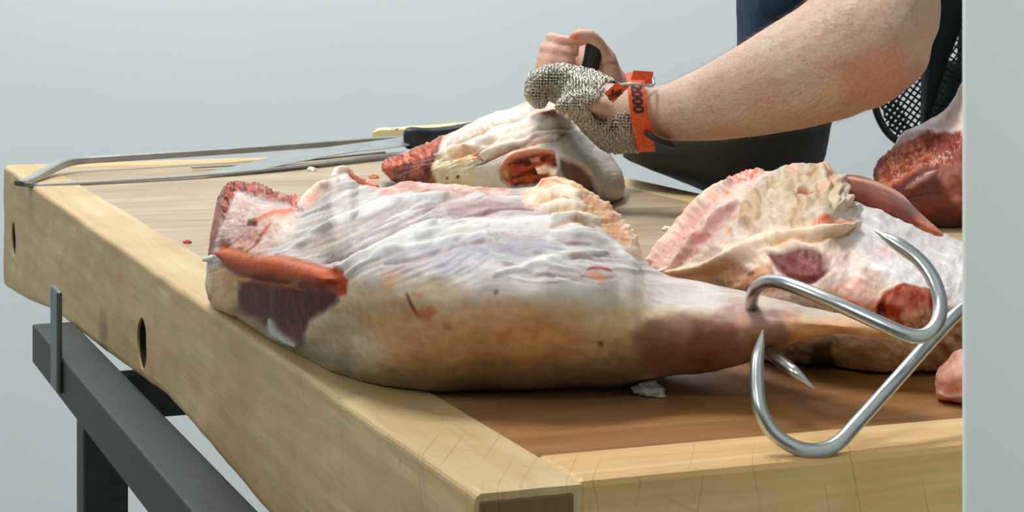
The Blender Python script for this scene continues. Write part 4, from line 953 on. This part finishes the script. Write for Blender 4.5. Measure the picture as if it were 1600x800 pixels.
cloth('apron', [(70, 1200, 1300, 2.45, .05), (80, 1158, 1372, 2.45, .172), (110, 1120, 1352, 2.45, .176), (150, 1055, 1322, 2.45, .18), (190, 995, 1300, 2.45, .18), (220, 974, 1294, 2.45, .178), (243, 974, 1290, 2.45, .175), (262, 1012, 1281, 2.45, .168), (285, 1065, 1270, 2.45, .16), (306, 1108, 1262, 2.45, .152),
                (340, 1122, 1262, 2.45, .15), (420, 1118, 1270, 2.45, .155), (600, 1115, 1282, 2.45, .165), (800, 1112, 1290, 2.45, .17), (815, 1140, 1270, 2.45, .15)], M_apron, 0.006)
for Yl_ in (2.36, 2.54):
    sleeve('trouser_leg', [(1195, 500, Yl_, 66), (1198, 640, Yl_, 66), (1205, 900, Yl_, 60), (1212, 1150, Yl_, 54), (1215, 1330, Yl_, 52)], M_black_cloth)
    sleeve('shoe', [(1235, HOR+(CZ-0.045)/Yl_*F, Yl_, 48), (1215, HOR+(CZ-0.05)/Yl_*F, Yl_, 56), (1130, HOR+(CZ-0.045)/Yl_*F, Yl_, 52), (1080, HOR+(CZ-0.04)/Yl_*F, Yl_, 46), (1050, HOR+(CZ-0.03)/Yl_*F, Yl_, 20)], M_black)
hr_ = capsules(chain((1212, -735, YT, 116), (1262, -650, YT, 92)), 0.01, 3); hr_.name = 'hair'; hr_.data.materials.append(M_hair); attach(hr_, person)

# chain mail glove: rings over a liner, opening at the wrist shows skin
gl = chain((875, 130, 2.15, 31), (915, 145, 2.145, 38), (955, 170, 2.14, 43), (985, 182, 2.13, 43)) + chain((940, 178, 2.14, 40), (962, 202, 2.15, 38), (990, 200, 2.14, 38))
for k, (dy, dx) in enumerate(((-0.045, 4), (-0.018, 0), (0.008, 0), (0.032, 4))):
    Yf = YL+dy+0.01
    gl += chain((888, 128, Yf, 20), (860+dx, 120, Yf, 19), (840+dx, 126, Yf, 17), (833+dx, 146, Yf, 14), (840+dx, 158, Yf, 11))
gl += chain((905, 150, 2.12, 32), (925, 175, 2.12, 30), (955, 200, 2.13, 32)) + chain((915, 160, 2.10, 22), (895, 162, 2.10, 17), (880, 166, 2.10, 13))
go = capsules(gl, 0.0032, 3, 0.5)
me = go.data; gV = np.empty(len(me.vertices)*3); me.vertices.foreach_get('co', gV); gV = gV.reshape(-1, 3)
gN = np.empty(len(me.vertices)*3); me.vertices.foreach_get('normal', gN); gN = gN.reshape(-1, 3)
qx = 800+gV[:, 0]/gV[:, 1]*F; qy = HOR+(CZ-gV[:, 2])/gV[:, 1]*F
hole = (poly_sd(qx, qy, [(918, 168), (945, 150), (948, 128), (980, 128), (990, 175), (972, 174), (950, 186), (935, 190)]) > 0) & (gN[:, 1] < 0.25)
hole |= qx > 1000+0*qy
faces = [tuple(f.vertices) for f in me.polygons]
keep = [f for f in faces if not any(hole[v] for v in f)]
V2 = gV-gN*0.0012
glove = new_mesh('mesh_glove', V2, keep, M_liner, person); glove['label'] = 'steel ring mesh glove'
fa = np.array([f[:4] if len(f) == 4 else (f[0], f[1], f[2], f[2]) for f in keep]); fc = gV[fa].mean(1); fn = gN[fa].mean(1); fn /= np.linalg.norm(fn, axis=1)[:, None]
fe = gV[fa[:, 1]]-gV[fa[:, 0]]; fe -= fn*(fe*fn).sum(1)[:, None]; fe /= np.linalg.norm(fe, axis=1)[:, None]+1e-9
NS, MS, RM, rm = 10, 4, 0.00205, 0.00050
tv = []
for a in range(NS):
    A_ = 2*math.pi*a/NS
    for c in range(MS):
        B_ = 2*math.pi*c/MS; tv.append(((RM+rm*math.cos(B_))*math.cos(A_), (RM+rm*math.cos(B_))*math.sin(A_), rm*math.sin(B_)))
tv = np.array(tv); tf = []
for a in range(NS):
    for c in range(MS): tf.append([a*MS+c, ((a+1) % NS)*MS+c, ((a+1) % NS)*MS+(c+1) % MS, a*MS+(c+1) % MS])
tf = np.array(tf); RV = []; RF = []
parity = np.floor(fc[:, 0]/0.0032).astype(int)+np.floor(fc[:, 2]/0.0032).astype(int)
bt_ = np.cross(fn, fe)
for i in range(len(fc)):
    tilt = 0.55 if parity[i] % 2 else -0.55; tilt += rs.normal(0, .12)
    n1 = fn[i]*math.cos(tilt)+fe[i]*math.sin(tilt); u1 = fe[i]*math.cos(tilt)-fn[i]*math.sin(tilt)
    q = fc[i]+fn[i]*0.0002+tv[:, :1]*u1+tv[:, 1:2]*bt_[i]+tv[:, 2:]*n1
    RV.append(q); RF.append(tf+i*len(tv))
mail = new_mesh('mail_rings', np.vstack(RV), np.vstack(RF), M_mail, None); mail.parent = glove; mail.matrix_parent_inverse = Matrix.Translation(person.location).inverted() @ Matrix.Identity(4)
mail.matrix_parent_inverse = Matrix.Identity(4)
mail['label'] = 'interlinked steel rings'
bpy.data.objects.remove(go)

# strap around the wrist
def band_pt(u, v, off=0.0):
    """u: angle (0 top, 90 front, 180 bottom), v: across in px"""
    a = math.radians(u); cx = 992+10*(1-math.cos(a))*0.6+v; cy = 175-58*math.cos(a)*(1+off*22); Y = 2.128-(0.044+off)*math.sin(a)
    return P(cx+ (6 if math.cos(a) < 0 else 0)*(-math.cos(a)), cy, Y)
V = []; Fc = []; nu = 96; cr = [(-14, 0.0), (-14, .0022), (-9, .0030), (9, .0030), (14, .0022), (14, 0.0)]
for k in range(nu):
    for (v_, o_) in cr: V.append(band_pt(360*k/nu, v_, o_+0.0004))
for k in range(nu):
    for a in range(6): Fc.append([k*6+a, k*6+(a+1) % 6, ((k+1) % nu)*6+(a+1) % 6, ((k+1) % nu)*6+a])
def childof(o, par): o.parent = par; return o
strap = childof(new_mesh('wrist_strap', np.array(V), Fc, M_orange, None, False), glove); strap['label'] = 'orange strap with black print'
def text_verts(s):
    cu = bpy.data.curves.new('t', 'FONT'); cu.body = s; cu.size = 1; cu.offset = 0.03; cu.resolution_u = 3
    o = bpy.data.objects.new('t', cu); col.objects.link(o); dg = bpy.context.evaluated_depsgraph_get(); dg.update()
    me = bpy.data.meshes.new_from_object(o.evaluated_get(dg)); bpy.data.objects.remove(o)
    bm = bmesh.new(); bm.from_mesh(me); bmesh.ops.subdivide_edges(bm, edges=[e for e in bm.edges if e.calc_length() > .25], cuts=2)
    v = np.array([w_.co[:] for w_ in bm.verts]); f = [[q.index for q in w_.verts] for w_ in bm.faces]; bm.free(); bpy.data.meshes.remove(me)
    return v, f
v, f = text_verts('2000')
mnx, mxx = v[:, 0].min(), v[:, 0].max(); mny, mxy = v[:, 1].min(), v[:, 1].max()
tvs = np.array([band_pt(46+(c[0]-mnx)/(mxx-mnx)*46, -9+(c[1]-mny)/(mxy-mny)*18, .0042) for c in v])
txt = new_mesh('strap_print', tvs, f, M_ink, None, False); txt.parent = strap
# loose tongue of the strap, buckle, folded end
def quadpatch(name, c4, Yd, m, par, thk=.0012, nsub=1):
    a = [P(x, y, Yd) for x, y in c4]; V = [q for q in a]+[q+np.array([0, thk, 0]) for q in a]
    Fc = [[3, 2, 1, 0], [4, 5, 6, 7], [0, 1, 5, 4], [1, 2, 6, 5], [2, 3, 7, 6], [3, 0, 4, 7]]
    return childof(new_mesh(name, np.array(V), Fc, m, None, False), par)
tg = quadpatch('strap_tongue', [(945, 147), (958, 131), (984, 128), (986, 150), (958, 161)][:4] if False else [(944, 146), (962, 130), (984, 134), (958, 161)], 2.082, M_orange, glove)
v, f = text_verts('oflex'); mnx, mxx = v[:, 0].min(), v[:, 0].max(); mny, mxy = v[:, 1].min(), v[:, 1].max()
tvs = []
for c in v:
    s_, t_ = (c[0]-mnx)/(mxx-mnx), (c[1]-mny)/(mxy-mny); x = 950+s_*22+(t_-.5)*-8*0.4; y = 152-s_*12-(t_-.5)*13; tvs.append(P(x, y, 2.0812))
tx2 = new_mesh('strap_print', np.array(tvs), f, M_ink, None, False); tx2.parent = strap
o = tube('buckle', [P(968, 133, 2.085), P(985, 131, 2.078), P(1005, 132, 2.08), P(1020, 134, 2.09), P(1020, 122, 2.10)], [.0016]*5, M_steel, None, seg=8); childof(o, glove)
quadpatch('strap_end', [(990, 110), (1021, 112), (1019, 131), (984, 131)], 2.10, M_orange, glove, .004)
childof(tube('shadowed_strap_end', [P(1008, 206, 2.085), P(1025, 218, 2.085), P(1048, 227, 2.10)], [.006, .008, .0075], M_black, None, seg=12, flat=.4), glove)  # strap end in shadow, its shade painted as black

bk = thing('boning_knife', 'black handled knife gripped in the bare fist', 'knife', tuple(P(916, 120, YR-.018)))
hk = tube('handle', [P(931, 62, YR-.016), P(930, 68, YR-.016), P(926, 90, YR-.016), P(920, 112, YR-.014), P(917, 128, YR-.012), P(916, 131, YR-.012)], [rp_(9, YR), rp_(14, YR), rp_(14, YR), rp_(13, YR), rp_(12, YR), rp_(8, YR)], M_black, bk, n=8, seg=20)
bar('blade', [(915, 128, YR-.012), (911, 160, YR-.01), (907, 196, YR-.006)], [3, 3, 2], 0.014, M_blade, bk, 6) if False else tube('blade', [P(916, 128, YR-.012), P(911, 160, YR-.010), (P(907, 192, YR-.006))], [.007, .006, .0012], M_blade, bk, n=6, seg=12, flat=.12)

# ------------------------------------------------------------------ black strap and mesh pouch behind the arm
pouch = thing('mesh_apron', 'dark steel mesh sheet with black band hanging behind the bent elbow', 'mesh sheet', (0.5, 2.62, 0))
Yp = 2.62
def ribbon(name, L_, R_, Yd, m, thk, par, n=10, bulge=.02):
    l = crom(L_, n); r = crom(R_, n); V = []; Fc = []; k = len(l); W_ = 7
    for i in range(k):
        for j in range(W_):
            t = j/(W_-1); x = l[i]*(1-t)+r[i]*t; V.append(P(x[0], x[1], Yd-bulge*math.sin(math.pi*t)))
    for i in range(k-1):
        for j in range(W_-1): Fc.append([i*W_+j, i*W_+j+1, (i+1)*W_+j+1, (i+1)*W_+j])
    o = new_mesh(name, np.array(V), Fc, m, par); s = o.modifiers.new('s', 'SOLIDIFY'); s.thickness = thk; s.offset = 0; return o
ribbon('band', [(1436, -1200), (1438, -200), (1440, 0), (1441, 120), (1440, 218)], [(1540, -1200), (1545, -200), (1512, 0), (1478, 100), (1446, 200)], Yp, M_black_cloth, .004, pouch)
# the mesh: real wires, woven in two diagonals
def wires(name, outline, sp_px, Yd, par, slope=(0.62, -0.62), wr=.0011, bul=0.0):
    V = []; Fc = []; outline = np.array(outline, float); x0, y0 = outline.min(0); x1, y1 = outline.max(0)
    for s_i, (ax, ay) in enumerate(((math.cos(0.62), math.sin(0.62)), (math.cos(-0.95), math.sin(-0.95)))):
        nx_, ny_ = -ay, ax; cx, cy = (x0+x1)/2, (y0+y1)/2; R_ = math.hypot(x1-x0, y1-y0)/2
        for off in np.arange(-R_, R_, sp_px):
            ts = np.arange(-R_, R_, 2.5); X = cx+nx_*off+ax*ts; Yq = cy+ny_*off+ay*ts
            ins = poly_sd(X, Yq, outline) > 0; start = None
            for k in range(len(ts)+1):
                if k < len(ts) and ins[k]:
                    if start is None: start = k
                elif start is not None:
                    if k-start >= 2:
                        for q in range(start, k):
                            wv = math.sin(ts[q]/sp_px*math.pi)*.0012*(1 if s_i else -1)
                            c = P(X[q], Yq[q], Yd-bul*math.sin((Yq[q]-y0)/(y1-y0)*math.pi)+wv); b0 = len(V)
                            for a in range(4): V.append(c+wr*np.array([nx_*math.cos(a*math.pi/2), math.sin(a*math.pi/2), -ny_*math.cos(a*math.pi/2)]))
                            if q > start:
                                for a in range(4): Fc.append([b0-4+a, b0-4+(a+1) % 4, b0+(a+1) % 4, b0+a])
                    start = None
    return new_mesh(name, np.array(V), Fc, M_wire, par)
wires('wire_mesh', [(1375, 165), (1440, 60), (1444, 210), (1430, 222), (1405, 215), (1385, 190)], 8.5, Yp+.03, pouch, wr=.0014)
wires('wire_mesh', [(1372, 150), (1400, 140), (1425, 205), (1422, 222), (1400, 212), (1382, 190)], 8.5, Yp-.02, pouch, wr=.0014)
wires('wire_mesh', [(1512, 0), (1560, 0), (1560, 190), (1440, 222), (1450, 190), (1478, 105)], 9, Yp-.01, pouch, bul=.02, wr=.0012)
ribbon('backing_cloth', [(1500, -1200), (1500, -5), (1472, 100), (1442, 216)], [(1600, -1200), (1600, -5), (1600, 120), (1600, 225)], Yp+.035, M_black_cloth, .003, pouch)
tube('rim', [P(1364, 140, Yp-.02), P(1370, 175, Yp-.02), P(1384, 203, Yp-.02), P(1404, 221, Yp-.02), P(1430, 226, Yp-.02), P(1452, 215, Yp-.02)], [.005]*6, M_paint, pouch, seg=12)
